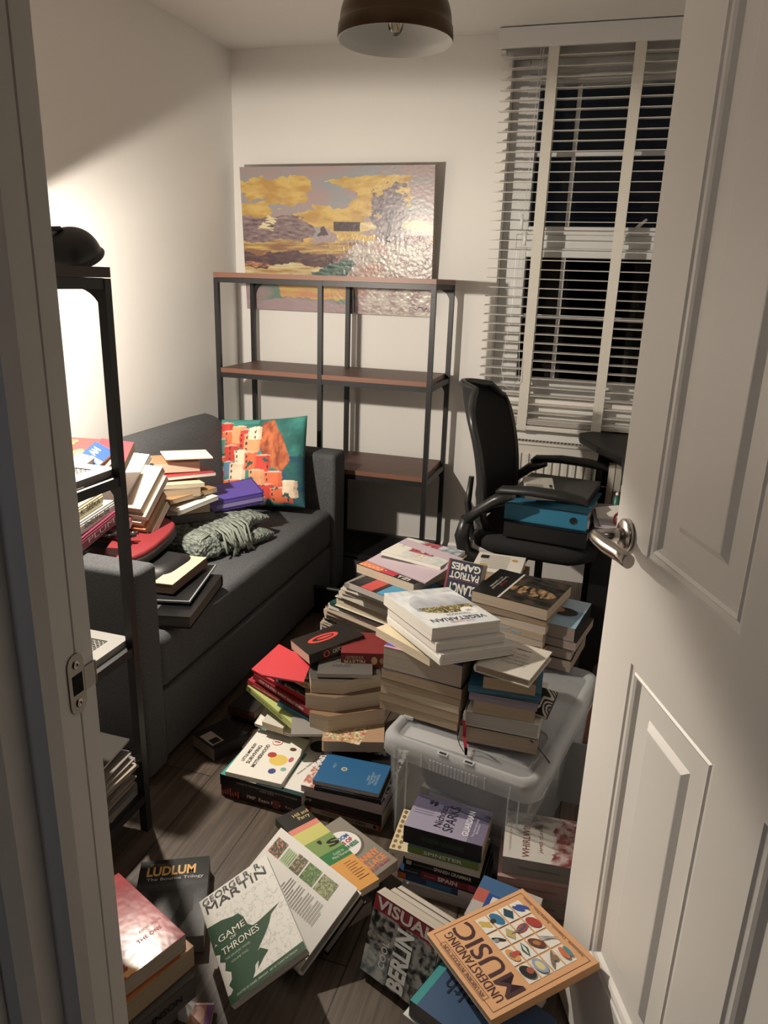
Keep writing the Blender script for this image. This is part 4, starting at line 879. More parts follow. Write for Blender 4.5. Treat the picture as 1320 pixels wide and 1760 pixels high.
patches(r_, [('#8d7f86', rect(-a/2+.01+.022*k, -a/2+.026+.022*k, -.05, .05)) for k in range(4)], t+.0002)
# books behind the black shelf leg
r_, a, b, t = heap((118, 803), .37, (182, 755), .35, (-.18, .0, .0), .012, '#c62420', 'red comic annual with yellow lettering at the back of the sofa pile', b=.17, spine='y-', pg=WHITEP, group=GS)
text(r_, 'KICK-ASS', .0, .02, t+.0005, .17, '#f2d21c', name='title', h=.055, bold=.02); patches(r_, [('#e8c41a', ell(-.01, -.05, .032, .020))], t+.0002); text(r_, '2', -.01, -.05, t+.0007, .012, '#c62420', name='emblem')
heap((112, 822), .39, (183, 770), .37, (-.18, .0, .0), .022, '#8e8a86', 'grey hardback under the red comic annual on the sofa', b=.16, spine='y+', hc=True, pg=GREYP, group=GS)
heap((139, 804), .46, (163, 786), .45, (-.08, .0, .02), .03, '#d8cfc4', 'small white paperback wedged beside the red comic annual', b=.05, spine='y+', group=GS)
r_, a, b, t = heap((163, 806), .46, (196, 776), .44, (-.10, -.01, .06), .014, '#2b4f9c', 'blue and white paperback leaning behind the black shelf leg', b=.06, spine='y+', group=GS)
text(r_, 'AN', a*.12, .008, t+.0005, .04, '#ffffff', name='title', h=.022, bold=.02); patches(r_, [('#e8e4da', rect(-a/2, -a*.1, -b/2, b*.1)), ('#1f66b8', ell(-a*.36, -b*.2, .014, .016))], t+.0002)
heap((180, 808), .46, (206, 782), .45, (-.12, -.01, .03), .022, '#d6a184', 'peach paperback leaning beside the blue and white one on the sofa', b=.06, spine='y+', group=GS)
heap((212, 800), .47, (222, 778), .46, (-.14, -.01, .03), .03, '#b3202c', 'red paperback just right of the black shelf leg on the sofa', a=.10, b=.10, spine='y+', group=GS)
def spine_row(q0, X0, q1, X1, t, c, lab, tx=None, tc_='#222222', hc=False, deep=.16, a=None):
    P, Q = A(*q0, X0), A(*q1, X1); d = (Q-P).normalized(); P = P-d*.03
    r_, a_, b_, t_ = bk(P, Q, P+Vector((-1, 0, 0)), t, c, lab, b=deep, spine='y-', hc=hc, group='books stacked by the near sofa arm')
    if tx: text(r_, tx, .01, -deep/2-(.0045 if hc else .0008), t/2, a_*.62, tc_, face='y-', name='title', h=t*.42)
    return r_
spine_row((128, 857), .52, (160, 838), .50, .024, '#d9d3c8', 'white paperback with small black title, topmost by the near sofa arm', 'TRAVELLER')
spine_row((131, 873), .53, (174, 845), .50, .038, '#e3d9ae', 'pale yellow hardback by the near sofa arm', 'K. SEEKA', '#4a4632', True)
spine_row((134, 899), .54, (194, 860), .50, .036, '#cfccc6', 'white hardback with bold black spine title by the near sofa arm', 'SONGS OF ALL TIME', '#1a1a1a', True)
spine_row((140, 925), .55, (202, 876), .51, .036, '#8a3350', 'plum-coloured hardback, lowest of those by the near sofa arm', 'PLUM', '#f0d8d0', True)
for k in range(2): book(T(.30, -1.70+.0*k, .407+.055*k), .30, .30, .054, ['#4a4440', '#6a625a'][k], ['lower', 'upper'][k]+' plain grey box of papers supporting the pile by the near sofa arm', spine='x+', group='boxes under the sofa pile', name='document_box', cat='box', pg=GREYP)
# ================================================================== floor piles
# ---- on the storage box, left stack
BZ = BH+.001
GA = 'books stacked on the left of the storage box'
nr(1.573, -1.868, -9, BZ, [
 (.024, .213, .17, '#8a7458', 'tan paperback', 0, 0, 0, dict(pg=TAN, spine='y+')),
 (.024, .215, .17, '#6b5a48', 'brown paperback', .002, 0, .6, dict(pg=TAN, spine='y+')),
 (.022, .214, .17, '#9b8a74', 'pale paperback', .001, 0, -.6, dict(pg=CREAM, spine='y+')),
 (.020, .216, .17, '#6e5c48', 'worn paperback', .004, 0, .4, dict(pg=TAN, spine='y+')),
 (.030, .216, .17, '#15110e', 'gold-lettered black paperback', .006, -.002, 0, dict(pg=TAN, spine='y+')),
 (.060, .208, .165, '#4a4a9a', 'very thick blue and purple paperback', .002, .001, 1, dict(pg=(.52, .45, .37), spine='y+')),
], 'in the left box-top stack below the cream book', GA)
zt_ = BZ+.12
t5 = [o for o in BOOKS if o['label'].startswith('gold-lettered black')][0]
text(t5, 'ZO', -.055, -.074, .0304, .05, '#e8d9a0', name='title', h=.018, bold=.02); patches(t5, [('#c79a3a', rect(-.10, -.085, -.083, -.065)), ('#c79a3a', rect(-.082, -.07, -.083, -.065)), ('#b03a4a', ell(.0, -.076, .004, .004))], .0302)
t6 = [o for o in BOOKS if o['label'].startswith('very thick')][0]
patches(t6, [('#c98a9a', rect(-.104, .02, -.082, -.074)), ('#3a4ab0', rect(-.104, .03, -.074, -.064)), ('#6a4a9a', rect(-.104, .104, -.064, .08))], .0602)
z = BZ+.180
# angled cream paperback and three white cookbooks on top
bk((739, 1131, z+.022), (800, 1106, z+.022), (676, 1084, z+.022), .022, '#d9c8a4', 'cream paperback poking out beneath the white cookbooks', a=.13, b=.20, spine='x+', pg=CREAM, group=GA)
bk((800, 1128, z+.02), (835, 1110, z+.02), (760, 1090, z+.02), .020, '#14110f', 'black-covered book hidden beneath the white cookbooks', a=.12, b=.18, spine='y+', pg=(.2, .16, .12), group=GA)
VB, VR, VT = Vector((1.512, -1.935, .600)), Vector((1.649, -1.804, .586)), Vector((1.342, -1.759, .588))
vx, vy, vz, _, _ = frame3(VB, VR, VT)
for k, (ox, oy, dz, t, c, lab_, kw) in enumerate([(.012, -.030, .053, .026, '#dcd9d2', 'large white hardback under two cookbooks, lowest of the white trio', dict(hc=True)), (.006, -.014, .031, .021, '#d2cfca', 'white paperback between the vegetarian cookbook and a white hardback', {}), (0, 0, 0, .030, '#e6e6e2', 'white vegetarian cookbook with a bowl of salad on its cover', {})]):
    q0 = VB+vx*ox+vy*oy-vz*dz
    r_, a, b, t = bk(q0, q0+vx*.19, q0+vy*.245, t, c, lab_, spine='y+' if k else 'x-', pg=WHITEP, group='white cookbooks on the storage box', **({'a': .205, 'b': .265} if k == 0 else {}), **kw)
VEG = r_
def vegc(u, v):   # title edge towards the camera
    L_ = lin; base = mix(L_('#dfe2e2'), L_('#b9c4cc'), .3+fb(u*3, v*3, 1))
    x, y = u, v
    rim = ((x-.56)/.46)**2+((y-.50)/.40)**2
    if rim < 1 and y > .42: base = mix(L_('#8e93a0'), L_('#d8dade'), (y-.42)*2+fb(u*5, v*5)*.4)
    if .30 < y < .50 and ((x-.55)/.40)**2+((y-.46)/.15)**2 < 1:
        n = fb(u*16, v*16, 3); base = L_('#7d2f1c') if n > .25 else L_('#5d7a2c') if n > .0 else L_('#c9b070') if n > -.25 else L_('#35441c')
    if y > .86: base = mix(L_('#cfd2d2'), L_('#a9b3b8'), .5+fb(u*9, v*4, 7))
    return base
raster(VEG, -a/2+.001, a/2-.001, -b/2+.001, b/2-.001, t+.0003, 60, 76, vegc)
text(VEG, 'VEGETARIAN', .0, -b*.335, t+.0008, a*.80, '#2f3d56', rot=180, name='title', h=.020, bold=.02)
text(VEG, 'COOKBOOK', .015, -b*.235, t+.0008, a*.36, '#5a6a7c', rot=180, name='subtitle', h=.010)
text(VEG, 'THE GREEN', .0, -b*.41, t+.0008, a*.34, '#c24038', rot=180, name='strapline', h=.008)
patches(VEG, [('#f0efe8', ell(a*.30, -b*.17, .022, .022, 28))], t+.0005, name='badge'); text(VEG, '100', a*.30, -b*.17, t+.001, .018, '#5a6a7c', rot=180, name='badge_text')

# ---- on the storage box, right stack
GB = 'books stacked on the right of the storage box'
nr(1.770, -1.898, 1, BZ, [
 (.042, .186, .20, '#17120f', 'black-covered thick paperback', 0, 0, 0, dict(pg=(.42, .33, .25), spine='y+')),
 (.040, .176, .20, '#d8d4cc', 'white hardback with ribbons', 0, .002, -1, dict(pg=(.50, .47, .43), spine='x-', hc=True)),
 (.034, .143, .19, '#1e2450', 'navy-covered paperback', -.014, .002, 1, dict(pg=TAN, spine='y+')),
 (.020, .158, .19, '#8d8496', 'mauve-grey hardback', -.010, .0, 0, dict(pg=(.45, .42, .45), spine='y-', hc=True)),
 (.018, .168, .20, '#2a6a88', 'teal blue hardback', -.004, .01, 3, dict(pg=(.35, .30, .25), spine='y-', hc=True)),
 (.030, .120, .19, '#6b5038', 'small brown book', -.018, .0, 2, dict(pg=(.45, .34, .22), spine='y+')),
], 'in the right box-top stack below the off-white hardback', GB)
zb_ = BZ+.184
r_, a, b, t = bk((817, 1141, zb_+.020), (910, 1169, zb_+.020), (868, 1098, zb_+.020), .020, '#d8d2c6', 'off-white hardback with small dark print, topmost of the right stack on the storage box', spine='x-', hc=True, pg=(.40, .32, .24), group=GB)
text(r_, 'ACADEMIC', a*.05, b*.30, t+.0005, a*.30, '#6a4a3a', rot=180, name='title', h=.006, bold=.02)
text(r_, 'A guide to writing well\nfor the curious mind and\nother useful things\nto keep on a shelf', a*.05, -b*.02, t+.0005, a*.5, '#a9a196', rot=180, name='small_print', h=.07)
# zebra-striped book edge beside it, ribbons
def zeb(u, v): return lin('#d8d0c4') if math.sin((u*1.3+.35*math.sin(v*7))*14+4*math.sin(v*9+u*5)) > 0 else lin('#15120f')
zr, a, b, t = bk((908, 1222, BZ+.095), (932, 1230, BZ+.095), (925, 1182, BZ+.125), .012, '#1a1613', 'zebra-striped notebook tucked beside the right stack on the storage box', a=.045, b=.075, spine='x+', group=GB)
raster(zr, -a/2, a/2, -b/2, b/2, t+.0003, 50, 60, zeb)
RIB = mat('red_ribbon', lin('#c0123f'), .5); p = [at(*q) for q in ((797, 1237, .375), (799, 1250, .345), (798, 1265, .318), (801, 1285, .304), (801, 1297, .304))]
bm = bmesh.new()
for i in range(len(p)-1):
    w1, w2 = .004, .004 if i < 3 else .003; f = bm.faces.new([bm.verts.new(p[i]+Vector((-w1, -.002, 0))), bm.verts.new(p[i]+Vector((w1, -.002, 0))), bm.verts.new(p[i+1]+Vector((w2, -.002, 0))), bm.verts.new(p[i+1]+Vector((-w2, -.002, 0)))])
bmesh.ops.solidify(bm, geom=bm.faces[:], thickness=.0006)
WB = [q for q in BOOKS if 'white hardback with ribbons' in q['label']][0]
def attach(o, par): o.parent = par; o.matrix_parent_inverse = par.matrix_world.inverted()
attach(obj('bookmark_ribbon', bm, RIB), WB)
bm = bmesh.new(); bm_tube(bm, [at(*q) for q in ((795, 1236, .38), (788, 1250, .35), (786, 1265, .33), (790, 1280, .305), (797, 1292, .304))], .0012, 6); attach(obj('bookmark_cord', bm, BLK), WB)
bm = bmesh.new(); bm_tube(bm, [at(*q) for q in ((912, 1273, .34), (922, 1282, .32), (935, 1298, .306), (944, 1310, .303), (950, 1318, .27))], .0016, 6); attach(obj('elastic_strap', bm, BLK), [q for q in BOOKS if q['label'].startswith('black-covered thick')][0])
# magazines lying just inside the lid
for k, (x, y, w_, d_, c) in enumerate(((.13, .085, .18, .045, '#c9c0bb'), (.30, .06, .12, .05, '#5b4a40'), (.20, .13, .30, .03, '#5a4a5a'), (.20, .17, .31, .03, '#8a7a70'))):
    book(BM_ @ T(x, y, BH-.030-.003*k, R(2-2*k)), w_, d_, .008, c, ['thin pale magazine under the front of the storage box lid', 'small brown booklet under the storage box lid', 'narrow purple-grey booklet under the storage box lid', 'narrow taupe booklet under the storage box lid'][k], group='books inside the storage box', pg=WHITEP, name='magazine')

# ---- back right stack (behind), resting on the rear of the lid
GC = 'books stacked behind the right stack'
def top3(P0, P1, P2, z): return [at(P[0], P[1], z) for P in (P0, P1, P2)]
C0, C1, C2 = top3((812, 998), (943, 1031), (877, 985), .52)
xv = (C1-C0); yawC = math.degrees(math.atan2(xv.y, xv.x)); aC = xv.length
print('C stack', C0, C1, C2, aC, (C2-C0).length, yawC)
nr(C1.x, C1.y, yawC, BZ, [
 (.040, aC*.96, .20, '#6a5a4c', 'brown-edged thick paperback', -.01, 0, 2, dict(pg=TAN, spine='y+')),
 (.026, aC*1.02, .20, '#c9672f', 'orange and pink paperback', .0, -.004, -2, dict(pg=TAN, spine='y+')),
 (.024, aC*.98, .20, '#8a7a6a', 'beige paperback', -.004, .0, 1, dict(pg=(.52, .44, .36), spine='y+')),
 (.022, aC*.97, .20, '#b8a898', 'paperback with pale blue page tabs', -.004, -.002, 0, dict(pg=TAN, spine='y+')),
 (.022, aC*1.0, .20, '#9a8470', 'light tan paperback', .0, 0, -1, dict(pg=(.54, .46, .38), spine='y+')),
 (.020, aC*.98, .20, '#5a4632', 'dark tan paperback', .0, .004, 2, dict(pg=(.34, .25, .17), spine='y+')),
 (.034, aC, .21, '#15130f', 'paperback with dark oil-painting cover', .0, 0, 0, dict(pg=(.50, .40, .30), spine='x-')),
], 'in the stack behind the right one', GC)
ct = [o for o in BOOKS if 'dark oil-painting' in o['label']][0]; a, b, t = aC, .21, .034
def oil(u, v):
    d = ((u-.66)/.3)**2+((v-.45)/.16)**2
    c = mix(lin('#0f0d0b'), lin('#4a3c2c'), .35+fb(u*6, v*9, 2))
    if d < 1 and fb(u*14, v*5, 7) > -.1: c = mix(lin('#b08a58'), lin('#5a3a22'), .4+fb(u*20, v*20, 1))
    if u < .34: c = lin('#0c0c0d')
    elif u < .37: c = lin('#d8cfc0')
    return c
raster(ct, -a/2, a/2, -b/2, b/2, t+.0003, 80, 80, oil)
text(ct, 'Lancet of the soul\nquiet portraits', -a*.33, .0, t+.0008, .11, '#c9c0b4', rot=-90, name='title', h=.022)
text(ct, 'EDGAR', -a*.26, .0, t+.0008, .05, '#b03038', rot=-90, name='author_name', h=.006)
tb = [o for o in BOOKS if 'pale blue page tabs' in o['label']][0]
patches(tb, [('#7fb0d0', rect(-.05+.034*k, -.05+.034*k+.026, .012-.003*k, .017-.003*k)) for k in range(3)], .2/2+.0004, name='sticky_tabs', face='y-')
orb = [o for o in BOOKS if 'orange and pink' in o['label']][0]; patches(orb, [('#e85a20', [(-.06, -.1), (.05, -.1), (.0, -.08), (-.05, -.07)]), ('#d8a8a0', rect(-aC/2, -.06, -.1, -.04))], .0262)
# white paperback face down and orange-edged one behind
zC = BZ+.188
r_, a, b, t = bk((808, 972+6, .475), (893, 990, .475), (833, 958, .475), .016, '#ded8cc', 'white paperback lying back cover up behind the dark painting book', spine='x+', b=.17, group=GC)
patches(r_, [('#9a948a', rect(-a*.38, a*.2, .06-.014*k, .065-.014*k)) for k in range(9)]+[('#2a2a2a', rect(-a*.42, -a*.25, .03, .06)), ('#c9963a', ell(-a*.3, -.03, .01, .01)), ('#c9963a', ell(a*.3, .04, .01, .01))], t+.0002)
bk((800, 985, .458), (880, 1000, .458), (825, 968, .458), .020, '#d0954a', 'orange-edged paperback under the white one lying back cover up', spine='x+', b=.18, group=GC)
bk((802, 992, .437), (888, 1008, .437), (828, 976, .437), .060, '#7a6858', 'stack-supporting fat brown paperback behind the dark painting book', spine='x+', b=.19, group=GC, pg=TAN)
bk((806, 1016, .376), (888, 1030, .376), (828, 1000, .376), .372, '#4a4038', 'tall cardboard box standing behind the book stacks', a=.14, b=.15, spine='x+', group=GC, name='cardboard_box', cat='box')
# navy thriller standing up behind
q0, q1 = at(757, 1038, .40), at(812, 1052, .40); xv = (q1-q0).normalized(); up = Vector((-.05, .35, .93)).normalized(); 
r_, a, b, t = bk(q0, q0+xv*.15, q0+up*.2, .04, '#1c2540', 'navy thriller with big silver lettering standing behind the vegetarian cookbook', a=.112, b=.145, spine='x-', group=GC)
for k, (s_, hh, yy_) in enumerate((('TOM', .024, -.048), ('CLANCY', .032, -.012), ('PATRIOT', .022, .028), ('GAMES', .022, .055))):
    text(r_, s_, .004, yy_, t+.0006, .096 if k else .06, '#cfc9bd', rot=180, name='title', h=hh, bold=.03)
patches(r_, [('#8a2a30', rect(-.056, -.050, -.07, .07)), ('#8a2a30', rect(-.05, .056, .012, .0135))], t+.0002)

# ---- far right stack with the pale blue book
D0, D1, D2 = top3((925, 1066), (989, 1081), (962, 1028), .44)
xv = D1-D0; yawD = math.degrees(math.atan2(xv.y, xv.x)); print('D', D0, D1, D2, xv.length, (D2-D0).length, yawD)
nr(D1.x, D1.y, yawD, BZ, [
 (.036, .15, .19, '#5a4a3e', 'brown paperback', -.002, 0, 0, dict(pg=(.36, .29, .24), spine='y+')),
 (.036, .15, .19, '#0f0d0c', 'black hardback', .0, .0, 2, dict(pg=(.36, .29, .24), spine='y+', hc=True)),
 (.026, .16, .19, '#4a3e34', 'dark paperback', .008, -.004, -2, dict(pg=(.36, .29, .24), spine='y+')),
 (.040, .15, .20, '#7ea6c4', 'pale blue paperback with sleeping face', .0, 0, 0, dict(pg=(.36, .29, .24), spine='x+', spc='#16181c')),
], 'in the far right stack beside the door', 'books stacked at the far right')
ft = [o for o in BOOKS if 'sleeping face' in o['label']][0]
patches(ft, [('#a9c6da', rect(-.075, .075, .02, .1)), ('#2a1c18', ell(.018, .0, .040, .030, 24)), ('#b9826a', ell(-.018, .008, .035, .022, 24)), ('#8fb4cc', rect(-.075, .075, -.1, -.04))], .0402)

# ---- tall stack of magazines and large books at the back left
GE = 'books in the tall back stack'
cols = [('#7a6a58', .030, 0, 'brown hardback'), ('#3a3632', .028, 0, 'black hardback'), ('#6a5f55', .028, 0, 'grey hardback'), ('#b8b0a4', .016, 0, 'pale hardback'), ('#cfc4b0', .010, 0, 'cream magazine'), ('#d99a3a', .008, 0, 'yellow-edged magazine'), ('#b9b3ae', .009, 0, 'light grey magazine'), ('#2a2a2c', .008, 0, 'black magazine'), ('#5d6f3a', .011, 0, 'green-spined book'), ('#3a2a2a', .010, 0, 'dark brown book'), ('#d8b8a8', .012, 0, 'pink-edged book'), ('#6a3a44', .012, 0, 'wine-red book'), ('#d8d0c4', .012, 0, 'white book'), ('#1f4a44', .007, 0, 'dark green book'), ('#d8d2c0', .024, 0, 'cream hardback'), ('#2a3036', .008, 0, 'navy book'), ('#d0c8b8', .014, 0, 'ivory book'), ('#c9c2b4', .012, 0, 'off-white book'), ('#4a4440', .012, 0, 'charcoal book'), ('#8a8378', .010, 0, 'grey book')]
pyz = []
tot = sum(c[1] for c in cols); z = 0; EY = -21
pts_ = {0: (552, 1098), .28: (550, 1086), .40: (550, 1078), .50: (558, 1062), .62: (556, 1048), .72: (567, 1032), .82: (578, 1018), .92: (585, 1004), 1.0: (592, 1000)}
ks = sorted(pts_)
EN = []
HE = .405
for i, (c, t, _, d) in enumerate(cols):
    t = t*HE/tot; z1 = z+t; f = z1/HE
    for k in range(len(ks)-1):
        if ks[k] <= f <= ks[k+1]+1e-6: w_ = (f-ks[k])/(ks[k+1]-ks[k]); px = pts_[ks[k]][0]*(1-w_)+pts_[ks[k+1]][0]*w_
    top_nl = Vector((.965+.125*f, -1.30, 0)); 
    # find the spot on this level that lies under the measured left silhouette
    lo_, hi_ = 900, 1250; P = at(px, 1002+ (1.0-f)*112 if f > .15 else 1100, z1)
    EN.append((z1, P)); base = P if f > .45 else EN_last if False else P
    a, b = (.30 if f < .75 else .27), (.23 if f < .8 else .2)
    a += random.uniform(-.012, .012)
    M = Matrix.Translation((P.x, P.y, z)) @ Matrix.Rotation(R(EY+random.uniform(-2.5, 2.5)), 4, 'Z') @ Matrix.Translation((a/2, b/2, 0))
    n_ = len(cols)-i
    book(M, a, b, t, c, d+' in the tall back stack, '+({1: 'directly', 2: 'two', 3: 'three', 4: 'four', 5: 'five', 6: 'six', 7: 'seven', 8: 'eight', 9: 'nine', 10: 'ten', 11: 'eleven', 12: 'twelve', 13: 'thirteen', 14: 'fourteen', 15: 'fifteen', 16: 'sixteen', 17: 'seventeen', 18: 'eighteen', 19: 'nineteen', 20: 'twenty'}[n_])+(' below the blue-topped book' if n_ == 1 else ' levels below the blue-topped book'), spine='y-' if i % 3 == 1 and i > 5 else 'y+', hc=i in (0, 1, 2, 14), pg=[WHITEP, GREYP, CREAM][i % 3], group=GE, name='magazine' if 'magazine' in d else None)
    z = z1
print('E', [(round(a_, 3), tuple(round(v, 3) for v in p)) for a_, p in EN])
r_, a, b, t = bk((600, 1001, HE+.022), (700, 1040, HE+.022), (612, 981, HE+.022), .022, '#1d1d20', 'black book with red and blue cover strips below the orange-topped paperback', b=.20, spine='y+', pg=GREYP, group=GE)
patches(r_, [('#c23a34', rect(-a*.3, -a*.1, -.1, .09)), ('#2f8fb8', rect(-a*.02, a*.42, -.1, .09))], t+.0002)
r_, a, b, t = bk((613, 969, HE+.052), (711, 1004, HE+.052), (633, 945, HE+.052), .030, '#171312', 'thick paperback with orange floral cover under the lilac hardback', b=.185, spine='y+', pg=(.62, .50, .38), group=GE)
patches(r_, [('#e07a4a', rect(-a*.48, -a*.1, -.09, .09)), ('#c0203a', rect(-a*.1, a*.15, -.09, .09))]+[('#f0c8a0', ell(-a*.45+.012*k, -.082+.006*(k % 3), .004, .003, 8)) for k in range(9)], t+.0002); text(r_, 'TZI', a*.28, -.078, t+.0006, .05, '#e8e0d4', name='title', h=.018, bold=.02)
r_, a, b, t = bk((631, 963, HE+.058), (731, 1002, HE+.058), (643, 935, HE+.075), .004, '#b7a3ae', 'lilac hardback lying askew near the top of the tall back stack', b=.19, spine='y+', hc=False, pg=(.5, .42, .42), group=GE)
bk((655, 956, HE+.070), (757, 982, HE+.070), (663, 926, HE+.070), .010, '#6a6258', 'grey magazine under the white art book', b=.19, spine='y-', pg=WHITEP, group=GE, name='magazine')
r_, a, b, t = bk((655, 948, HE+.084), (757, 974, HE+.084), (662, 916, HE+.084), .012, '#e0dcd2', 'white art book with red painting on its cover, topmost of the tall back stack', b=.175, spine='y-', pg=WHITEP, group=GE)
def art(u, v):
    if u < .28: return lin('#dcd8cc')
    n = fb(u*7, v*6, 3); c = mix(lin('#b9c4c0'), lin('#d8d4cc'), .5+n)
    if .3 < u < .72 and v > .35 and n > -.25: c = mix(lin('#8f2030'), lin('#c0505a'), .5+fb(u*20, v*14, 1))
    if u > .62 and v > .6-.5*(u-.6): c = mix(lin('#6a7a8c'), lin('#c8ccd0'), .5+n)
    if .45 < u < .66 and .1 < v < .32: c = mix(lin('#e8e0d0'), lin('#b09080'), .4+fb(u*30, v*20, 2))
    return c
raster(r_, -a/2, a/2, -b/2, b/2, t+.0003, 60, 50, art); text(r_, 'MUSEUM', -a*.36, .02, t+.0008, .045, '#55504a', rot=90, name='title', h=.006)

# ---- paperbacks, catching fire, martin
GF = 'paperbacks stacked beside the storage box'
def slab(z0, z1, L, Nn, Rr, cover, label, pg=CREAM, back=.13):
    """paperback whose worn spine makes its page block skew: near outline L-N-R given in measured points"""
    l, n, r = [at(p[0], p[1], z1) for p in (L, Nn, Rr)]; nb = Vector((-(r-l).y, (r-l).x, 0)).normalized()*back
    P = [l, n, r, r+nb, l+nb]; c = sum(P, Vector())/5; foot = [(p.x-c.x, p.y-c.y) for p in P]
    r_ = book(T(c.x, c.y, z0), .2, .13, z1-z0, cover, label, foot=foot, pg=pg, group=GF); return r_, c, (r-l).length
s4 = slab(.118, .150, (553, 1272), (556, 1274), (660, 1276), '#b08a6a', 'floral-covered paperback, lowest beside the storage box', pg=TAN)
s3 = slab(.150, .200, (532, 1225), (564, 1232), (662, 1218), '#8a6a4c', 'fat paperback second from the bottom beside the storage box')
s2 = slab(.200, .245, (525, 1194), (575, 1200), (655, 1188), '#7a6048', 'fat paperback third from the bottom beside the storage box')
s1 = slab(.245, .287, (534, 1168), (589, 1171), (655, 1158), '#4c4742', 'fat paperback with grey patterned cover, topmost of the four beside the storage box')
fl = s4[0]
def floral(u, v): 
    n = fb(u*9, v*9, 4); return lin('#c0584a') if n > .22 else lin('#8fae6a') if n > .02 else lin('#e6cfae') if n > -.2 else lin('#b98a5a')
fo = s4[0]; ff = [c for c in fo.children if c.name.startswith('cover')][0]
raster(fo, -.052, .052, -.055, .05, .0323, 50, 40, floral)
# grey spiral-lettered book under the thriller
r_, a, b, t = bk((545, 1158, .302), (640, 1160, .302), (552, 1128, .304), .012, '#57534e', 'grey paperback with faded ring of letters leaning under the black thriller', b=.16, spine='y+', pg=GREYP, group=GF)
text(r_, 'MURDER', -.01, .0, t+.0005, .06, '#2f2c2a', rot=20, name='title', h=.02); text(r_, 'MIND', -.01, -.035, t+.0005, .05, '#2f2c2a', rot=5, name='subtitle', h=.014)
r_, a, b, t = bk((586, 1122, .335), (662, 1124, .335), (596, 1108, .337), .046, '#7a1c1e', 'red fantasy paperback with gold-lettered spine beside the storage box stack', a=.135, b=.12, spine='y-', pg=CREAM, group=GF)
# big red-spined fantasy paperback: spine faces the room
text(r_, 'GEORGE R.R.', -.028, -b/2-.0012, t*.70, .052, '#cbb59a', face='y-', name='author_name', h=.010, bold=.01); text(r_, 'MARTIN', -.028, -b/2-.0012, t*.36, .060, '#d8c4a8', face='y-', name='author_name', h=.016, bold=.02)
patches(r_, [('#c9a878', ell(.028, t*.5, .009, .013, 12)), ('#b08a5a', ell(.050, t*.5, .007, .010, 7))], b/2+.0010, name='emblem', face='y-')
P0, P1 = at(531, 1126, .335), at(625, 1092, .350)
r_, a, b, t = bk(P0, P1, at(495, 1122, .330), .030, '#17130f', 'black thriller with red ring emblem lying across the paperbacks', b=.115, a=.185, spine='y-', pg=(.66, .50, .38), group=GF)
text(r_, 'CATCHING FIRE', a*.12, -b/2-.0013, t*.5, a*.42, '#d8d0c4', face='y-', name='title', h=.012, bold=.01)
patches(r_, [('#c22a1e', ell(-a*.20, t*.5, .011, .011, 20)), ('#17130f', ell(-a*.20, t*.5, .006, .008, 14)), ('#e8e0d4', rect(a*.42, a*.47, t*.35, t*.65))], b/2+.0010, name='emblem', face='y-')
patches(r_, [('#d02a1c', ell(-.01, .008, .050, .020, 30)), ('#1c1512', ell(-.01, .008, .036, .012, 24)), ('#c22a1e', ell(-.005, .008, .026, .006, 20))], t+.0003)

# ---- leaning business books
GG = 'business books leaning in a fan'
def fan(P, Q, t, c, lab, title=None, tc_='#ffffff', b=.15, tilt=(.50, .85, -.10), hc=False, pg=WHITEP, extra=None, w=.62, off=0, spc=None):
    P, Q = at(*P), at(*Q); d = (Q-P).normalized(); bk_ = Vector(tilt); bk_ = (bk_-d*bk_.dot(d)).normalized()
    r_, a, b, t = bk(P, Q, P+bk_*b, t, c, lab, b=b, spine='y-', hc=hc, pg=pg, group=GG, spc=spc)
    if title: text(r_, title, off*a, -b/2-(.0052 if hc else .0010), t/2, a*w, tc_, face='y-', name='title', h=t*.42, bold=.01)
    return r_, a, b, t
r_, a, b, t = fan((425, 1178, .205), (515, 1255, .150), .018, '#b9c46a', 'lime green economics textbook, lowest spine of the leaning fan', 'economics for business', '#5a6a22', w=.62, off=-.12)
patches(r_, [('#8f9490', rect(a*.38, a*.5, .001, t-.001)), ('#5f6a30', rect(-a*.5, -a*.42, .001, t-.001))], b/2+.0009, name='spine_panel', face='y-')
fan((426, 1168, .222), (533, 1232, .172), .014, '#b01f34', 'thin red book between the green economics and stock market spines', 'Principles of Management Accounting', '#e8d0c8', w=.5, off=-.15)
r_, a, b, t = fan((478, 1205, .192), (540, 1240, .165), .020, '#1f6a88', 'teal blue book in the fan under the stock market spine', None, w=.5, b=.12); patches(r_, [('#6ab0c8', rect(-a*.4, a*.3, t*.3, t*.4))], b/2+.0009, name='spine_lines', face='y-')
fan((436, 1158, .246), (534, 1222, .200), .018, '#8f1626', 'dark red book on how the stock market really works, in the leaning fan', 'HOW THE STOCK MARKET REALLY WORKS', '#f0e0d4', w=.78)
fan((432, 1150, .258), (528, 1205, .215), .008, '#d2202e', 'bright red cover leaning behind the business finance spine', b=.13, tilt=(.5, .8, .12))
r_, a, b, t = fan((458, 1152, .266), (530, 1193, .232), .026, '#1a1416', 'black business finance textbook spine in the leaning fan', 'Business Finance', '#d8d0c4', w=.5, off=.22)
patches(r_, [('#a8552a', rect(-a*.5, -a*.34, .001, t-.001)), ('#2f4a7a', rect(-a*.32, -a*.12, .004, t-.004)), ('#d8d8dc', ell(-a*.22, t/2, .005, .005, 5))], b/2+.0009, name='spine_panel', face='y-')
r_, a, b, t = fan((487, 1150, .282), (534, 1176, .262), .022, '#c9a06a', 'tan and maroon book called Making Things Happen in the leaning fan', 'Making Things H', '#4a2c1a', w=.8, b=.13)
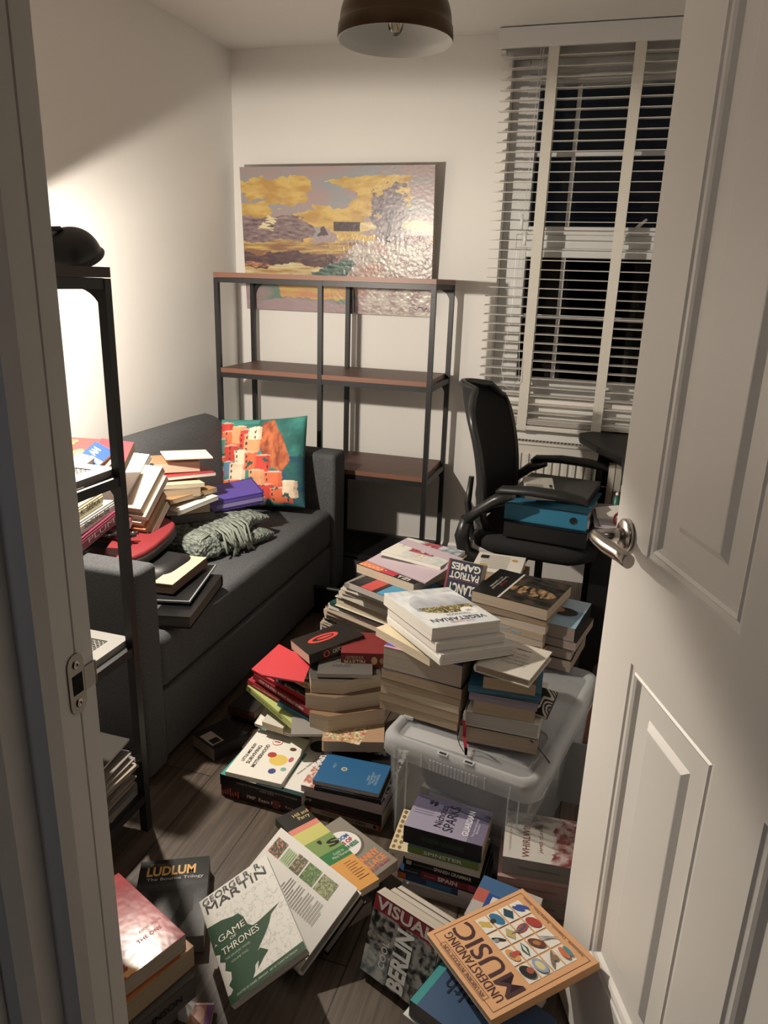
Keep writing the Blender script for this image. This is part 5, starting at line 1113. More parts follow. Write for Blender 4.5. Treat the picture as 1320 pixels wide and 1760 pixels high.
patches(r_, [('#3a1620', rect(-a*.5, a*.5, -b*.5, b*.5)), ('#7a2f2a', rect(-a*.5, -a*.2, -b*.5, b*.4)), ('#e8e0d8', rect(-.0, .012, -.055, -.035)), ('#e8e0d8', rect(.016, .028, -.055, -.035)), ('#e8e0d8', rect(.0, .028, -.03, -.022))], t+.0002)
r_, a, b, t = bk((450, 1160, .285), (520, 1172, .278), (500, 1128, .300), .006, '#cf2230', 'bright red folder sloping up behind the fan of business books', a=.12, b=.12, spine='y-', group=GG, name='document_folder', cat='folder', pg=WHITEP)
bk((500, 1262, .150), (560, 1262, .148), (520, 1240, .160), .010, '#8c8780', 'grey booklet under the right end of the economics textbook', a=.11, b=.10, spine='y+', group=GG, pg=GREYP)
# white children's books under the fan
r_, a, b, t = bk((437, 1247-4, .112), (500, 1262, .112), (412, 1214, .125), .012, '#dcd6ca', 'white picture book with small drawings under the fan of business books', b=.17, spine='x-', hc=True, pg=WHITEP, group='books beneath the business books')
patches(r_, [('#6a6258', ell(-.02+.02*k, -.02+.03*k, .006, .009, 9)) for k in range(3)]+[('#8a8a90', ell(.02, .04, .010, .006, 12))], t+.0002)
r_, a, b, t = bk((450, 1240, .135), (486, 1252, .130), (434, 1208, .150), .024, '#c9c2b4', 'off-white paperback with grey portrait under the economics textbook', b=.17, spine='y+', pg=CREAM, group='books beneath the business books')
patches(r_, [('#8f8c88', ell(.0, .0, .018, .028, 16)), ('#6a6662', ell(.002, .012, .012, .010, 12))], t+.0002)

# ---- motherhood pile
GH = 'project management books on the floor'
def bkz(P0, P1, P2, z, t, *A, **K): return bk((*P0, z), (*P1, z), (*P2, z), t, *A, **K)
r_, a, b, t = bkz((380, 1347), (517, 1385), (431, 1258), .036, .034, '#2a1012', 'dark red exam preparation book, lowest of the project management pile', spine='y-', pg=WHITEP, group=GH, b=.27)
text(r_, "PMP  Exam Prep", .01, -b/2-.0011, t/2, a*.42, '#e0c8b8', face='y-', name='title', h=t*.42, bold=.01); patches(r_, [('#b04028', rect(-a*.49+.008*k, -a*.47+.008*k, .002+.003*(k % 3), .016+.004*(k % 4))) for k in range(7)]+[('#7a2a1c', rect(a*.16, a*.24, .004, t-.004))], b/2+.0009, name='spine_print', face='y-')
text(r_, 'Rita', a*.36, -b/2-.0011, t/2, a*.10, '#c0a090', face='y-', name='author_name', h=t*.2)
r_, a, b, t = bkz((378, 1330), (518, 1369), (431, 1247), .069, .032, '#0d0c0e', 'black-spined project management body of knowledge book with white and teal cover', spine='y-', pg=WHITEP, group=GH, b=.28)
text(r_, 'A GUIDE TO THE PROJECT MANAGEMENT BODY OF KNOWLEDGE\n(PMBOK GUIDE)', .02, -b/2-.0011, t/2, a*.74, '#b8b0a8', face='y-', name='title', h=t*.42)
patches(r_, [('#e2dfd6', rect(-a/2+.001, a/2, -b/2, b/2)), ('#2a9a96', rect(-a/2+.001, -a*.44, -b/2, b/2)), ('#2a9a96', rect(a*.06, a*.24, -b*.40, b*.10)), ('#0f3c44', rect(-a*.05, a/2, -b/2, -b*.45)), ('#e2dfd6', ell(a*.13, -b*.12, .012, .012, 20)), ('#2a9a96', ell(a*.13, -b*.12, .008, .008, 20)), ('#2a9a96', rect(-a/2, -a*.38, b*.40, b/2)), ('#0e1216', ell(a*.32, b*.26, .030, .028, 24))], t+.0002)
text(r_, 'PRACTICAL GUIDE', a*.17, -b*.18, t+.0012, .10, '#d8e8e4', rot=75, name='subtitle', h=.006); text(r_, 'Andrew Stellman & Jennifer', a*.36, -b*.02, t+.0010, .12, '#3a3a3a', rot=75, name='author_name', h=.008)
r_, a, b, t = bkz((387, 1326), (483, 1348), (430, 1250), .083, .013, '#e9e5da', 'white picture book titled Surviving Motherhood on the project management pile', spine='y-', pg=WHITEP, group=GH, hc=False)
for s_, xx_, hh, wd in (('LITTLE MISS BUSY', -a*.36, .009, .085), ('SURVIVING', -a*.25, .011, .085), ('MOTHERHOOD', -a*.13, .011, .105)): text(r_, s_, xx_, -.01 if hh > .01 else -.005, t+.0008, wd, '#1c1c1c', rot=90, name='title', h=hh, bold=.012)
patches(r_, [('#e4c23a', ell(a*.20, -.012, .026, .024, 20)), ('#b8342c', ell(a*.04, .004, .013, .012, 14)), ('#5a3a24', ell(a*.32, .045, .010, .008, 12)), ('#c05a6a', ell(a*.40, .0, .007, .012, 8)), ('#3a4a8a', ell(a*.22, -.062, .011, .012, 7)), ('#7ab0a8', ell(a*.38, -.045, .008, .008, 9))], t+.0002)
patches(r_, [('#c0392f', ell(-a*.02, .062, .015, .015, 24)), ('#e9e5da', ell(-a*.02, .062, .0135, .0135, 24)), ('#c0392f', rect(-a*.02-.009, -a*.02+.009, .059, .065))], t+.0012, name='round_sticker')

# ---- middle pile: history of germany, mauve book, testament
GM = 'books beside the front of the storage box'
r_, a, b, t = bk((527, 1383, .020), (655, 1419, .020), (545, 1340, .020), .020, '#3a2a22', 'book The Shortest History of Germany with cream spine on the floor', b=.15, spine='y-', spc='#b9a68a', group=GM)
text(r_, 'THE SHORTEST HISTORY OF GERMANY', .0, -b/2-.0012, t/2, a*.62, '#3a2f26', face='y-', name='title', h=t*.40, bold=.01); patches(r_, [('#a8402c', rect(-a/2, -a*.44, 0, t)), ('#a8502c', rect(a*.46, a*.5, 0, t)), ('#2a2420', rect(a*.40, a*.44, .005, t-.005))], b/2+.0010, name='spine_panel', face='y-')
r_, a, b, t = bk((516, 1363, .056), (656, 1402, .056), (545, 1300, .056), .034, '#160f10', 'black-spined book under the mauve-edged one beside the storage box', b=.23, spine='y-', group=GM)
text(r_, 'PMP', -a*.40, -b/2-.0012, t*.6, .022, '#c8c0b8', face='y-', name='title', h=.009); patches(r_, [('#5a1a1e', rect(-a*.2, a*.46, .004, .010))], b/2+.0009, name='spine_panel', face='y-')
r_, a, b, t = bk((517, 1349, .088), (657, 1384, .088), (556, 1288, .088), .031, '#5a4f52', 'mauve-edged paperback with black and white comic cover beside the storage box', b=.24, spine='y+', pg=(.50, .42, .45), group=GM)
def comic(u, v):
    n = fb(u*16, v*16, 6); c = lin('#17171c') if n > .0 else lin('#d0ccc8')
    if n > .28: c = lin('#3a4a7a')
    if u < .16 and v < .35: c = lin('#c0705a') if n > 0 else lin('#e0d8d0')
    return c
raster(r_, -a/2, a/2, -b/2, b/2, t+.0003, 60, 80, comic); text(r_, 'WORLD THE', -a*.42, .02, t+.0008, .12, '#e8e4e0', rot=75, name='title', h=.012, bold=.04)
r_, a, b, t = bk((540, 1352, .100), (655, 1376, .100), (566, 1310, .100), .011, '#101014', 'black book with red lettering beneath the blue testament', b=.18, spine='y-', group=GM)
text(r_, 'S T', a*.25, -b*.42, t+.0006, .06, '#b0402c', name='title', h=.022, bold=.04); patches(r_, [('#4a5a78', rect(-a*.4, a*.1, -b*.48, -b*.40))], t+.0002)
r_, a, b, t = bk((537, 1341, .113), (651, 1365, .113), (556, 1293, .113), .012, '#0f5f92', 'small blue testament with gold emblem beside the storage box', spine='y+', pg=(.45, .42, .38), group=GM)
text(r_, 'NEW\nTESTAMENT\nPSALMS\nPROVERBS', a*.33, -.008, t+.0006, .055, '#8fb4c8', rot=-90 if False else 90, name='title', h=.030); text(r_, 'HOLY', -a*.30, .015, t+.0006, .02, '#8fb4c8', rot=90, name='subtitle', h=.008)
patches(r_, [('#c8b888', ell(-a*.14, .008, .008, .008, 20)), ('#4a7a8a', ell(-a*.14, .008, .005, .005, 16))], t+.0003, name='emblem')

# ---- dark books by the sofa
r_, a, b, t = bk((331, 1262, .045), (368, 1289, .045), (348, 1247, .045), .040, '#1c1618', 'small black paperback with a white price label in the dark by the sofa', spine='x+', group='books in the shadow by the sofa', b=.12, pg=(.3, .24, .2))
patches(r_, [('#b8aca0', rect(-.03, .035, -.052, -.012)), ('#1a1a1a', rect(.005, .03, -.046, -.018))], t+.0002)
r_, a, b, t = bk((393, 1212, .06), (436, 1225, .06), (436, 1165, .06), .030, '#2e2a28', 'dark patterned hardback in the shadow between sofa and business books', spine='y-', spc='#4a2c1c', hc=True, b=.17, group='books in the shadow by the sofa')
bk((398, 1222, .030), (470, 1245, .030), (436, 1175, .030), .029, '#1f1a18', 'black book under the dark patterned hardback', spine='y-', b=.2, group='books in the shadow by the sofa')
for k in range(3): bk((415+30*k, 1285-18*k, .030+.033*k), (480+25*k, 1300-20*k, .030+.033*k), (440+30*k, 1235-18*k, .030+.033*k), .030, ['#4a4038', '#3a3430', '#564a3e'][k], ['lower', 'middle', 'upper'][k]+' plain brown book buried beneath the picture books', b=.2, group='books beneath the business books', spine='y-')

# ---- game of thrones pile
GT = 'books fanned on the floor in front'
def bkR(P1, P3, z, w_, t, *A, zt=0, **K):
    """bottom-right and top-right corners of the cover as read; width w_ to the left"""
    p1, p3 = at(*P1, z), at(*P3, z+zt); d = (p3-p1).normalized(); x = Vector((d.y, -d.x, 0)).normalized()
    return bk(p1-x*w_, p1, p3-x*w_, t, *A, b=K.pop('b', (p3-p1).length), **K)
bkR((640, 1548), (528, 1430), .036, .11, .036, '#4c453e', 'fat brown paperback at the bottom of the fanned pile in front', spine='x-', pg=(.32, .27, .22), group=GT)
r_, a, b, t = bkR((684, 1478), (604, 1418), .066, .15, .028, '#77705f', 'grey paperback with round Random Acts of Kindness badge in the fanned pile', spine='x-', group=GT, b=.20)
patches(r_, [('#8d8678', rect(-a/2, a/2, -b/2, b/2)), ('#6a6255', ell(.018, .020, .046, .046, 30)), ('#d8d2c6', ell(-.045, .058, .036, .036, 30)), ('#b02a3a', ell(-.045, .035, .020, .010, 16))], t+.0002)
patches(r_, [('#eceae6', ell(.016, .024, .043, .043, 36))], t+.0008, name='badge')
for k, (s_, c_) in enumerate((('RANDOM', '#2a62b0'), ('ACTS OF', '#c02a4a'), ('KINDNESS', '#1f7a5a'))): text(r_, s_, .016, .040-.016*k, t+.0012, .058+.006*(k == 2), c_, name='badge_text', h=.013, bold=.05)
text(r_, 'DANNY', .028, -.045, t+.0008, .072, '#e8843a', name='author_name', h=.020, bold=.05); text(r_, 'WALLACE', .018, -.068, t+.0008, .092, '#e8843a', name='author_name', h=.020, bold=.05); text(r_, 'AUTHOR OF YES MAN', .02, -.085, t+.0008, .085, '#c03060', name='subtitle', h=.007, bold=.03)
r_, a, b, t = bkR((652, 1511), (521, 1384), .104, .080, .020, '#3a4a2a', 'green, yellow and orange striped paperback fanned under the white botanical book', spine='x-', group=GT)
H = b
patches(r_, [('#15140f', rect(-a/2, a/2, H*.31, H/2)), ('#e0806a', rect(-a/2, a/2, H*.25, H*.31)), ('#c9c860', rect(-a/2, a/2, H*.11, H*.25)), ('#7a9a48', rect(-a/2, a/2, -.06*H, H*.11)), ('#1f7a3a', rect(-a/2, a/2, -H*.18, -.06*H)), ('#e09a2c', rect(-a/2, a/2, -H/2, -H*.18))]+[('#6a4a1c', rect(a*.05, a*(.40 if k % 3 else .28), -H*.23-.008*k, -H*.23-.008*k+.0018)) for k in range(8)], t+.0002)
text(r_, "Hill and\nPerry", a*.22, H*.405, t+.001, .042, '#e0c878', name='author_name', h=.030); text(r_, "'s", a*.20, H*.02, t+.001, .045, '#15140f', name='title', h=.034, bold=.01); text(r_, 'Guide to\nMind Nurture', a*.20, -H*.12, t+.001, .045, '#d8e0c8', name='subtitle', h=.018)
WB0, WB1 = at(513, 1668, .040), at(615, 1527, .132); WB2 = WB0+(at(497, 1405, .138)-WB1); wx, wy, wz, wa, wb_ = frame3(WB0, WB1, WB2)
r_, a, b, t = bk(WB0, WB1, WB2, .024, '#dfdcd6', 'white botanical hardback with back-cover plant photos, under the green graphic novel', spine='x-', hc=True, pg=(.30, .27, .24), group=GT)
H = b
def leafy(cs, s):
    def f(u, v):
        n = fb(u*6, v*6, s); return lin(cs[0]) if n > .18 else lin(cs[1]) if n > -.05 else lin(cs[2])
    return f
for j, (x0_, x1_, y0_, y1_, cs) in enumerate(((.20, .40, .31, .45, ('#c8705a', '#2c2a22', '#4a5a38')), (.20, .40, .04, .16, ('#a88a6a', '#6a5a40', '#4a5a30')), (.20, .40, -.14, .02, ('#7a9a4a', '#3a5a2a', '#5a7a3a')), (.20, .40, -.34, -.16, ('#8a9a5a', '#4a4a2c', '#a8a87a')))):
    raster(r_, a*x0_, a*x1_, H*y0_, H*y1_, t+.0006, 26, 26, leafy(cs, j), name='cover_photo')
patches(r_, [('#a9c08a', rect(a*.20, a*.38, H*.17, H*.29))]+[('#5a6a4a', rect(a*.215, a*.365, H*.27-.006*k, H*.27-.006*k+.0012)) for k in range(5)]+[('#55524e', rect(-a*.10, a*(.14 if k % 4 else .06), H*.10-.0075*k, H*.10-.0075*k+.0014)) for k in range(17)], t+.0004, name='back_cover_text')
u0 = WB1-wz*.0255-wx*.13-wy*.004; bk(u0, u0+wx*.126, u0+wy*.20, .026, '#15120f', 'black hardback under the white botanical hardback', spine='y+', pg=(.25, .22, .2), group=GT, hc=True)
bk((402, 1729, .078), (528, 1636, .146), (360, 1560, .102), .014, '#0f0e0d', 'black paperback directly under the green graphic novel', a=.155, b=.22, spine='y+', pg=(.3, .26, .22), group=GT)
r_, a, b, t = bk((397, 1729, .095), (527, 1631, .165), (350, 1545, .120), .016, '#e4e2dc', 'white and green graphic novel with a dragon-shaped emblem on top of the fanned pile', spine='x-', spc='#d0ccc4', pg=WHITEP, group=GT)
H = b
def sketch(u, v):
    n = fb(u*7, v*9, 3)+.5*fb(u*18, v*20, 5); return mix(lin('#e4e2dc'), lin('#9b9a98'), max(0, 1-abs(n)*9)*.65 if v < .80 and u > .1 else 0)
raster(r_, -a/2+.001, a/2-.001, -H/2+.001, H/2-.001, t+.0003, 110, 170, sketch)
S = lambda pts: [(-a/2+a*x_, -H/2+H*y_) for x_, y_ in pts]
patches(r_, [('#1f4a2c', S([(.0, .05), (.30, .05), (.38, .12), (.44, .23), (.643, .347), (.72, .40), (.78, .46), (.916, .506), (.595, .473), (.53, .475), (.478, .515), (.46, .60), (.414, .66), (.34, .665), (.2, .70), (0, .717), (0, .45), (.06, .43), (.03, .37), (.09, .34), (.06, .28), (.12, .24), (.10, .18), (.05, .15), (.08, .10)])),
  ('#1f4a2c', S([(.60, .20), (.52, .26), (.44, .24), (.40, .16), (.46, .18), (.42, .12), (.52, .17)])), ('#1f4a2c', S([(.0, .0), (1, .0), (1, .075), (0, .075)]))], t+.0009)
def gt(s_, x_, y_, w_, h_, c_, nm): text(r_, s_, -a/2+a*x_, -H/2+H*y_, t+.0018, a*w_, c_, name=nm, h=H*h_)
gt('GEORGE R. R.', .47, .945, .86, .062, '#3c3f40', 'author_name'); gt('MARTIN', .49, .865, .86, .078, '#3c3f40', 'author_name')
gt('GAME', .27, .545, .36, .058, '#e8e4d8', 'title'); gt('OF', .27, .495, .09, .026, '#e8e4d8', 'title'); gt('A', .045, .52, .04, .022, '#e8e4d8', 'title'); gt('THRONES', .34, .425, .50, .062, '#e8e4d8', 'title')
gt('THE GRAPHIC NOVEL\n*\nVOLUME TWO', .27, .33, .34, .07, '#a8b8a0', 'subtitle'); gt('ADAPTED BY DANIEL ABRAHAM   ART BY TOMMY PATTERSON', .5, .038, .80, .018, '#c0c8b8', 'credits')

# ---- Bourne trilogy and the red pile at the left
r_, a, b, t = bkR((350, 1608), (361, 1467), .045, .155, .044, '#17181a', 'black paperback with orange capital lettering lying on the floor beside the red book', spine='x-', pg=(.30, .28, .27), group='paperbacks on the floor by the door frame', b=.225)
def bourne(u, v):
    c = mix(lin('#141517'), lin('#77797c'), max(0, .55-v*.75)+.35*fb(u*3, v*3, 2)*(v < .6))
    if ((u-.72)/.05)**2+((v-.60)/.045)**2 < 1 or pip([(.66, .58), (.80, .58), (.84, .34), (.60, .02), (.42, -.02), (.62, .36)], u, v): c = lin('#0e0e10')
    if v > .62: c = mix(lin('#1a1b1d'), lin('#3a3b3d'), max(0, .9-abs(v-.66)*14))
    return c
raster(r_, -a/2+.001, a/2-.001, -b/2+.001, b/2-.001, t+.0003, 50, 70, bourne, rough=.3)
text(r_, 'Robert', -a*.22, b*.43, t+.0009, .040, '#7a6238', name='author_name', h=.010); text(r_, 'LUDLUM', -.006, b*.335, t+.0009, .108, '#e0a83a', name='author_name', h=.028, bold=.03); text(r_, 'The Bourne Trilogy', .004, b*.235, t+.0009, .125, '#c8c8c8', name='title', h=.011)
GR = 'books in the red-topped pile by the door frame'
bkR((318, 1700), (216, 1602), .055, .17, .055, '#1a1c20', 'black-covered fat book at the bottom of the pile by the door frame', spine='x-', group=GR, pg=(.3, .28, .26))
r_, a, b, t = bkR((336, 1678), (232, 1580), .105, .22, .048, '#5f5b57', 'grey book with black capital lettering on its spine in the red-topped pile', spine='y-', group=GR, pg=(.3, .28, .26))
text(r_, 'JOHNSON', .03, -b/2-.0013, t*.5, .10, '#121212', face='y-', name='author_name', h=.020, bold=.03)
r_, a, b, t = bkR((333, 1626), (222, 1535), .158, .20, .046, '#a8682c', 'orange-covered tan paperback under the red book by the door frame', spine='x-', group=GR, pg=(.42, .33, .22))
patches(r_, [('#e8b480', rect(a*.36, a*.5, -b*.5, -b*.30)), ('#c8701c', rect(-a*.5, a*.36, -b*.5, b*.5))], t+.0002)
r_, a, b, t = bkR((319, 1606), (204, 1500), .198, .155, .036, '#a80f22', 'glossy red paperback catching the lamp, topmost of the pile by the door frame', spine='x-', group=GR, pg=(.42, .36, .28), rough=.12)
def redc(u, v): 
    c = mix(lin('#a80f22'), lin('#8c0c1c'), .5+fb(u*4, v*4, 2)); 
    if v < .13+.05*math.sin(u*40)+.03*fb(u*9, v*9) and u < .62: c = lin('#d8a048') if fb(u*22, v*22, 4) < .25 else lin('#8a3a1c')
    return c
raster(r_, -a/2+.001, a/2-.001, -b/2+.001, b/2-.001, t+.0003, 60, 80, redc, rough=.16, hfn=lambda u, v: .00007*fb(u*14, v*14, 8))
text(r_, 'A NOVEL OF LOVE', a*.30, -b*.20, t+.0012, .045, '#d87a6a', rot=0, name='subtitle', h=.006); text(r_, 'THE ONE', a*.22, -b*.28, t+.0012, .05, '#c03a38', name='title', h=.008)
gp = thing('greeting_card', 'shiny orange and purple card on the floor beside the red-topped pile', 'card', None)
gp.matrix_world = Matrix.Translation(at(345, 1752, .012)) @ Matrix.Rotation(R(20), 4, 'Z')
simple('card_body', col('#c07a50', .2), [(-.022, .022, -.03, .03, 0, .006)], gp, bev=.001); patches(gp, [('#7a3a8a', rect(.008, .021, -.029, .029)), ('#d8a08a', ell(-.006, .004, .012, .018, 14)), ('#e8d0e0', rect(-.021, .021, .024, .028))], .0062, name='card_print')
bm = bmesh.new(); bm_box(bm, -.012, .012, -.016, .016, 0, .02, bev=.004); tag(obj('clear_wrapper', bm, PLAS2, M=Matrix.Translation(at(322, 1745, .01))), 'small crumpled clear plastic wrapper beside the shiny card', 'wrapper')

# ---- Spanish guides and Guardian, front of the box
GSP = 'books stacked in front of the storage box'
def lab(o): return [q for q in BOOKS if o in q['label']][0]
n0 = at(829, 1455, .170); v0 = at(694, 1418, .170); ys = math.degrees(math.atan2(n0.y-v0.y, n0.x-v0.x)); print('sparks', n0, v0, (n0-v0).length, ys)
nr(n0.x, n0.y, ys, 0, [
 (.024, .19, .12, '#b8b0a8', 'grey-white book', .015, -.012, 1, dict(spine='y-')),
 (.020, .20, .12, '#1f3f66', 'dark blue book', .01, -.008, -1, dict(spine='y-')),
 (.021, .185, .12, '#2a2c38', 'travel guide with red spine', .010, -.006, 0, dict(spine='y-')),
 (.018, .185, .12, '#141316', 'black Spanish Grammar book', .006, -.002, 0, dict(spine='y-')),
 (.009, .175, .12, '#d8cfb8', 'thin cream booklet', .0, .0, 1, dict(spine='x-', pg=WHITEP)),
 (.012, .20, .14, '#d9c9a2', 'cream book with little faces', -.012, .004, 4, dict(spine='y+', pg=WHITEP)),
 (.020, .165, .12, '#5f7a8c', 'green-spined paperback', -.004, -.002, 1, dict(spine='y-', spc='#6f8a3a')),
 (.046-.0, (n0-v0).length, .118, '#77708c', 'lilac paperback with dark spine', 0, 0, 0, dict(spine='y-', spc='#23262a', pg=(.5, .42, .34))),
], 'in the stack in front of the storage box', GSP)
sp_ = lab('lilac paperback'); a, b, t = (n0-v0).length, .118, .046
patches(sp_, [('#9a93ac', rect(-a/2, a*.3, -b/2, b*.1)), ('#5a5470', rect(-a/2, a/2, b*.1, b/2))]+[('#4a4660', rect(-a*.46, -a*.2, b*.15-.008*k, b*.15-.008*k+.0012)) for k in range(4)], t+.0002)
text(sp_, 'Nicholas', -a*.10, .0, t+.0010, .075, '#1c1a2a', rot=90, name='author_name', h=.018); text(sp_, 'SPARKS', a*.04, .0, t+.0010, .088, '#1c1a2a', rot=90, name='author_name', h=.024); text(sp_, 'GUARDIAN', a*.26, -.0, t+.0010, .085, '#e4e2ee', rot=90, name='title', h=.015, bold=.02); text(sp_, 'The International\nBestseller', a*.37, -.01, t+.0010, .06, '#d8d6e4', rot=90, name='subtitle', h=.012)
patches(sp_, [('#14141a', [(-a*.30, .03), (-a*.26, .036), (-a*.27, .045), (-a*.31, .042)]), ('#14141a', [(-a*.24, .026), (-a*.20, .034), (-a*.21, .045), (-a*.25, .040)])], t+.0014, name='silhouette')
text(sp_, 'THE GUARDIAN   NICHOLAS SPARKS', .0, -b/2-.0013, t*.5, a*.55, '#3f6a50', face='y-', name='title', h=.012)
q_ = lab('green-spined paperback'); text(q_, 'SPINSTER', .0, -.06-.0013, .010, .09, '#e0e4e0', face='y-', name='title', h=.009, bold=.02)
q_ = lab('black Spanish Grammar'); text(q_, 'SPANISH GRAMMAR', .025, -.06-.0013, .009, .088, '#d8d0b8', face='y-', name='title', h=.010, bold=.02); patches(q_, [('#b0a890', rect(-.085, -.072, .003, .014)), ('#5a5448', rect(-.066, -.02, .006, .010))], .06+.0009, name='spine_marks', face='y-')
q_ = lab('travel guide with red'); patches(q_, [('#8a1a24', rect(-.05, .060, .001, .020)), ('#b03a50', rect(.060, .075, .001, .020)), ('#3a6a8a', rect(.075, .092, .002, .018))], .06+.0009, name='spine_print', face='y-')
text(q_, 'SPAIN', .012, -.06-.0017, .0105, .046, '#e4dcd8', face='y-', name='title', h=.012, bold=.03); text(q_, 'discover', -.030, -.06-.0017, .010, .026, '#d8a0a0', face='y-', name='subtitle', h=.005); text(q_, 'lonely planet', -.074, -.06-.0017, .0105, .030, '#b8bcc4', face='y-', name='publisher', h=.006)
q_ = lab('dark blue book, seventh'); patches(q_, [('#1f6a9a', rect(-.03, .03, .002, .018)), ('#c8c0b0', rect(.045, .09, .001, .019)), ('#d86a2a', rect(-.10, -.08, .001, .019))], .06+.0009, name='spine_panel', face='y-')
q_ = lab('with little faces'); patches(q_, [('#8a6a3a', ell(-.092+.014*(k % 2), -.06+.017*(k//2)*1.0, .0045, .006, 8)) for k in range(16)], .0122)

# ---- Whirlwind pile
W0, W1, W2 = at(864, 1472, .165), at(975, 1492, .165), at(864, 1391, .165)
r_, a, b, t = bk(W0, W0+(W1-W0).normalized()*.178, W2, .043, '#c4beb6', 'grey-white Whirlwind paperback, topmost of the pile beside the door edge', spine='y-', spc='#8c8780', group='thick paperbacks beside the door', pg=(.5, .38, .33)); print('whirl', W0, W1, W2)
def whirl(u, v):
    if u > .62+.10*fb(v*5, 1, 3)+.12*(v-.4): return mix(lin('#7a2c2c'), lin('#b8a09c'), .5+fb(u*9, v*9, 2)*1.5)
    if v > .72+.05*fb(u*6, 2): return mix(lin('#6a625e'), lin('#b8b2ac'), .5+fb(u*4, v*9, 5))
    return lin('#c8c2ba')
raster(r_, -a/2+.001, a/2-.001, -b/2+.001, b/2-.001, t+.0003, 60, 40, whirl)
text(r_, 'WHIRLWIND', -a*.22, -.004, t+.0010, b*.82, '#7a3a2c', rot=90, name='title', h=.016); text(r_, 'JAMES CLAVELL', -a*.04, .0, t+.0010, b*.62, '#8a5a4a', rot=90, name='author_name', h=.009); text(r_, 'THE INTERNATIONAL NO. 1 BESTSELLER', -a*.42, .0, t+.0010, b*.7, '#9a8a80', rot=90, name='strapline', h=.004); text(r_, 'A novel of Iran', a*.12, .0, t+.0010, b*.3, '#a89a92', rot=90, name='subtitle', h=.003)
patches(r_, [('#3a2a2c', rect(a*.34, a*.5, .001, t-.001)), ('#6a6560', rect(-a*.3, a*.2, t*.48, t*.54))], b/2+.0010, name='spine_marks', face='y-')
for k, (c, d) in enumerate((('#b08a84', 'pink-grey thick paperback directly under the Whirlwind paperback'), ('#a09088', 'grey-brown thick paperback second below the Whirlwind paperback'), ('#8a7a72', 'dull brown thick paperback at the floor under the Whirlwind paperback'))):
    zt_ = .165-.043-.0405*k; dv = Vector((.0, -.012-.004*k, 0)); xd = (W1-W0).normalized()
    p = Vector((W0.x, W0.y, zt_))+dv; q_, a, b, t = bk(p-xd*.006, p+xd*.178, p+(W2-W0), .040, c, d, spine='y-', group='thick paperbacks beside the door', pg=(.5, .40, .35))
    patches(q_, [('#2a2022', rect(a*.38, a*.5, .001, t-.001)), ('#7a5a54', rect(-a*.3, a*.2, t*.48, t*.54))], b/2+.0010, name='spine_marks', face='y-')

# ---- Berlin guides leaning
GV = 'city guides leaning on each other in front'
P0, P1, P2 = at(618, 1664, .020), at(702, 1726, .020), at(646, 1532, .178)
xd = (P1-P0).normalized(); print('berlin', P0, P1, P2, (P2-P0).length)
r_, a, b, t = bk(P0, P0+xd*.160, P2, .030, '#0e0e10', 'Cool Berlin guidebook leaning with its black and white cover facing up', spine='y-', group=GV, pg=(.62, .56, .48))
def berl(u, v):
    if v > .80: return lin('#8f1c30') if u < .86 else lin('#b01a5a')
    n = fb(u*9, v*9, 6)+.4*fb(u*24, v*24, 2); c = mix(lin('#16161a'), lin('#9a9690'), .5+n*1.3)
    if v < .35 and u < .4: c = mix(lin('#6a7a7c'), lin('#c0c0b8'), .5+n)
    return c
raster(r_, -a/2+.001, a/2-.001, -b/2+.001, b/2-.001, t+.0003, 100, 80, berl)
text(r_, 'VISUAL', -.004, b*.40, t+.0010, a*.86, '#c8bfb4', name='title', h=b*.15, bold=.03); text(r_, 'COOL', -a*.20, -b*.16, t+.0012, .056, '#e0ded8', rot=90, name='title', h=.015, bold=.01); text(r_, 'BERLIN', a*.05, -b*.10, t+.0014, b*.74, '#e4e2dc', rot=90, name='title', h=.040, bold=.04)
text(r_, 'COOL  BERLIN', .0, -b/2-.0013, t*.5, a*.5, '#3a3a40', face='y-', name='title', h=.008)
nn = xd.cross((P2-P0).normalized()); upd = (P2-P0).normalized(); 
for k, (c, d, tt) in enumerate((('#3a3c46', 'guidebook with white page edges leaning behind the Cool Berlin guide', .022), ('#8a8478', 'second guidebook leaning further behind the Cool Berlin guide', .016))):
    sh = -nn*(.031+.024*k)+xd*(.010+.004*k)-upd*(.004); bk(P0+sh, P0+sh+xd*.155, P0+sh+upd*(P2-P0).length, tt, c, d, spine='y-', group=GV, pg=(.66, .60, .52))
# ---- music pile at the right
GMU = 'books in the music book pile'
r_, a, b, t = bk((797, 1572, .128), (862, 1600, .128), (803, 1524, .128), .030, '#b8b0ac', 'blue and white illustrated paperback poking out behind the music book', a=.13, b=.12, spine='x-', group=GMU)
patches(r_, [('#3a6a9a', rect(-a/2, a*.1, b*.1, b/2)), ('#c0584a', rect(-a/2, -a*.3, -b*.1, b*.2)), ('#d8d4cc', ell(a*.2, b*.3, .018, .014, 9)), ('#1f4a9a', rect(-a*.3, a*.1, -b*.25, b*.15)), ('#dcd8d0', rect(-a*.22, a*.2, -b*.10, b*.10))], t+.0002); text(r_, 'Unseen', .0, .0, t+.0008, .035, '#3a3a4a', rot=10, name='title', h=.008)
bk((797, 1600, .098), (870, 1640, .098), (803, 1545, .098), .098, '#5a5a60', 'pile-supporting grey ring binder under the illustrated paperback', a=.13, b=.11, spine='x-', group=GMU)
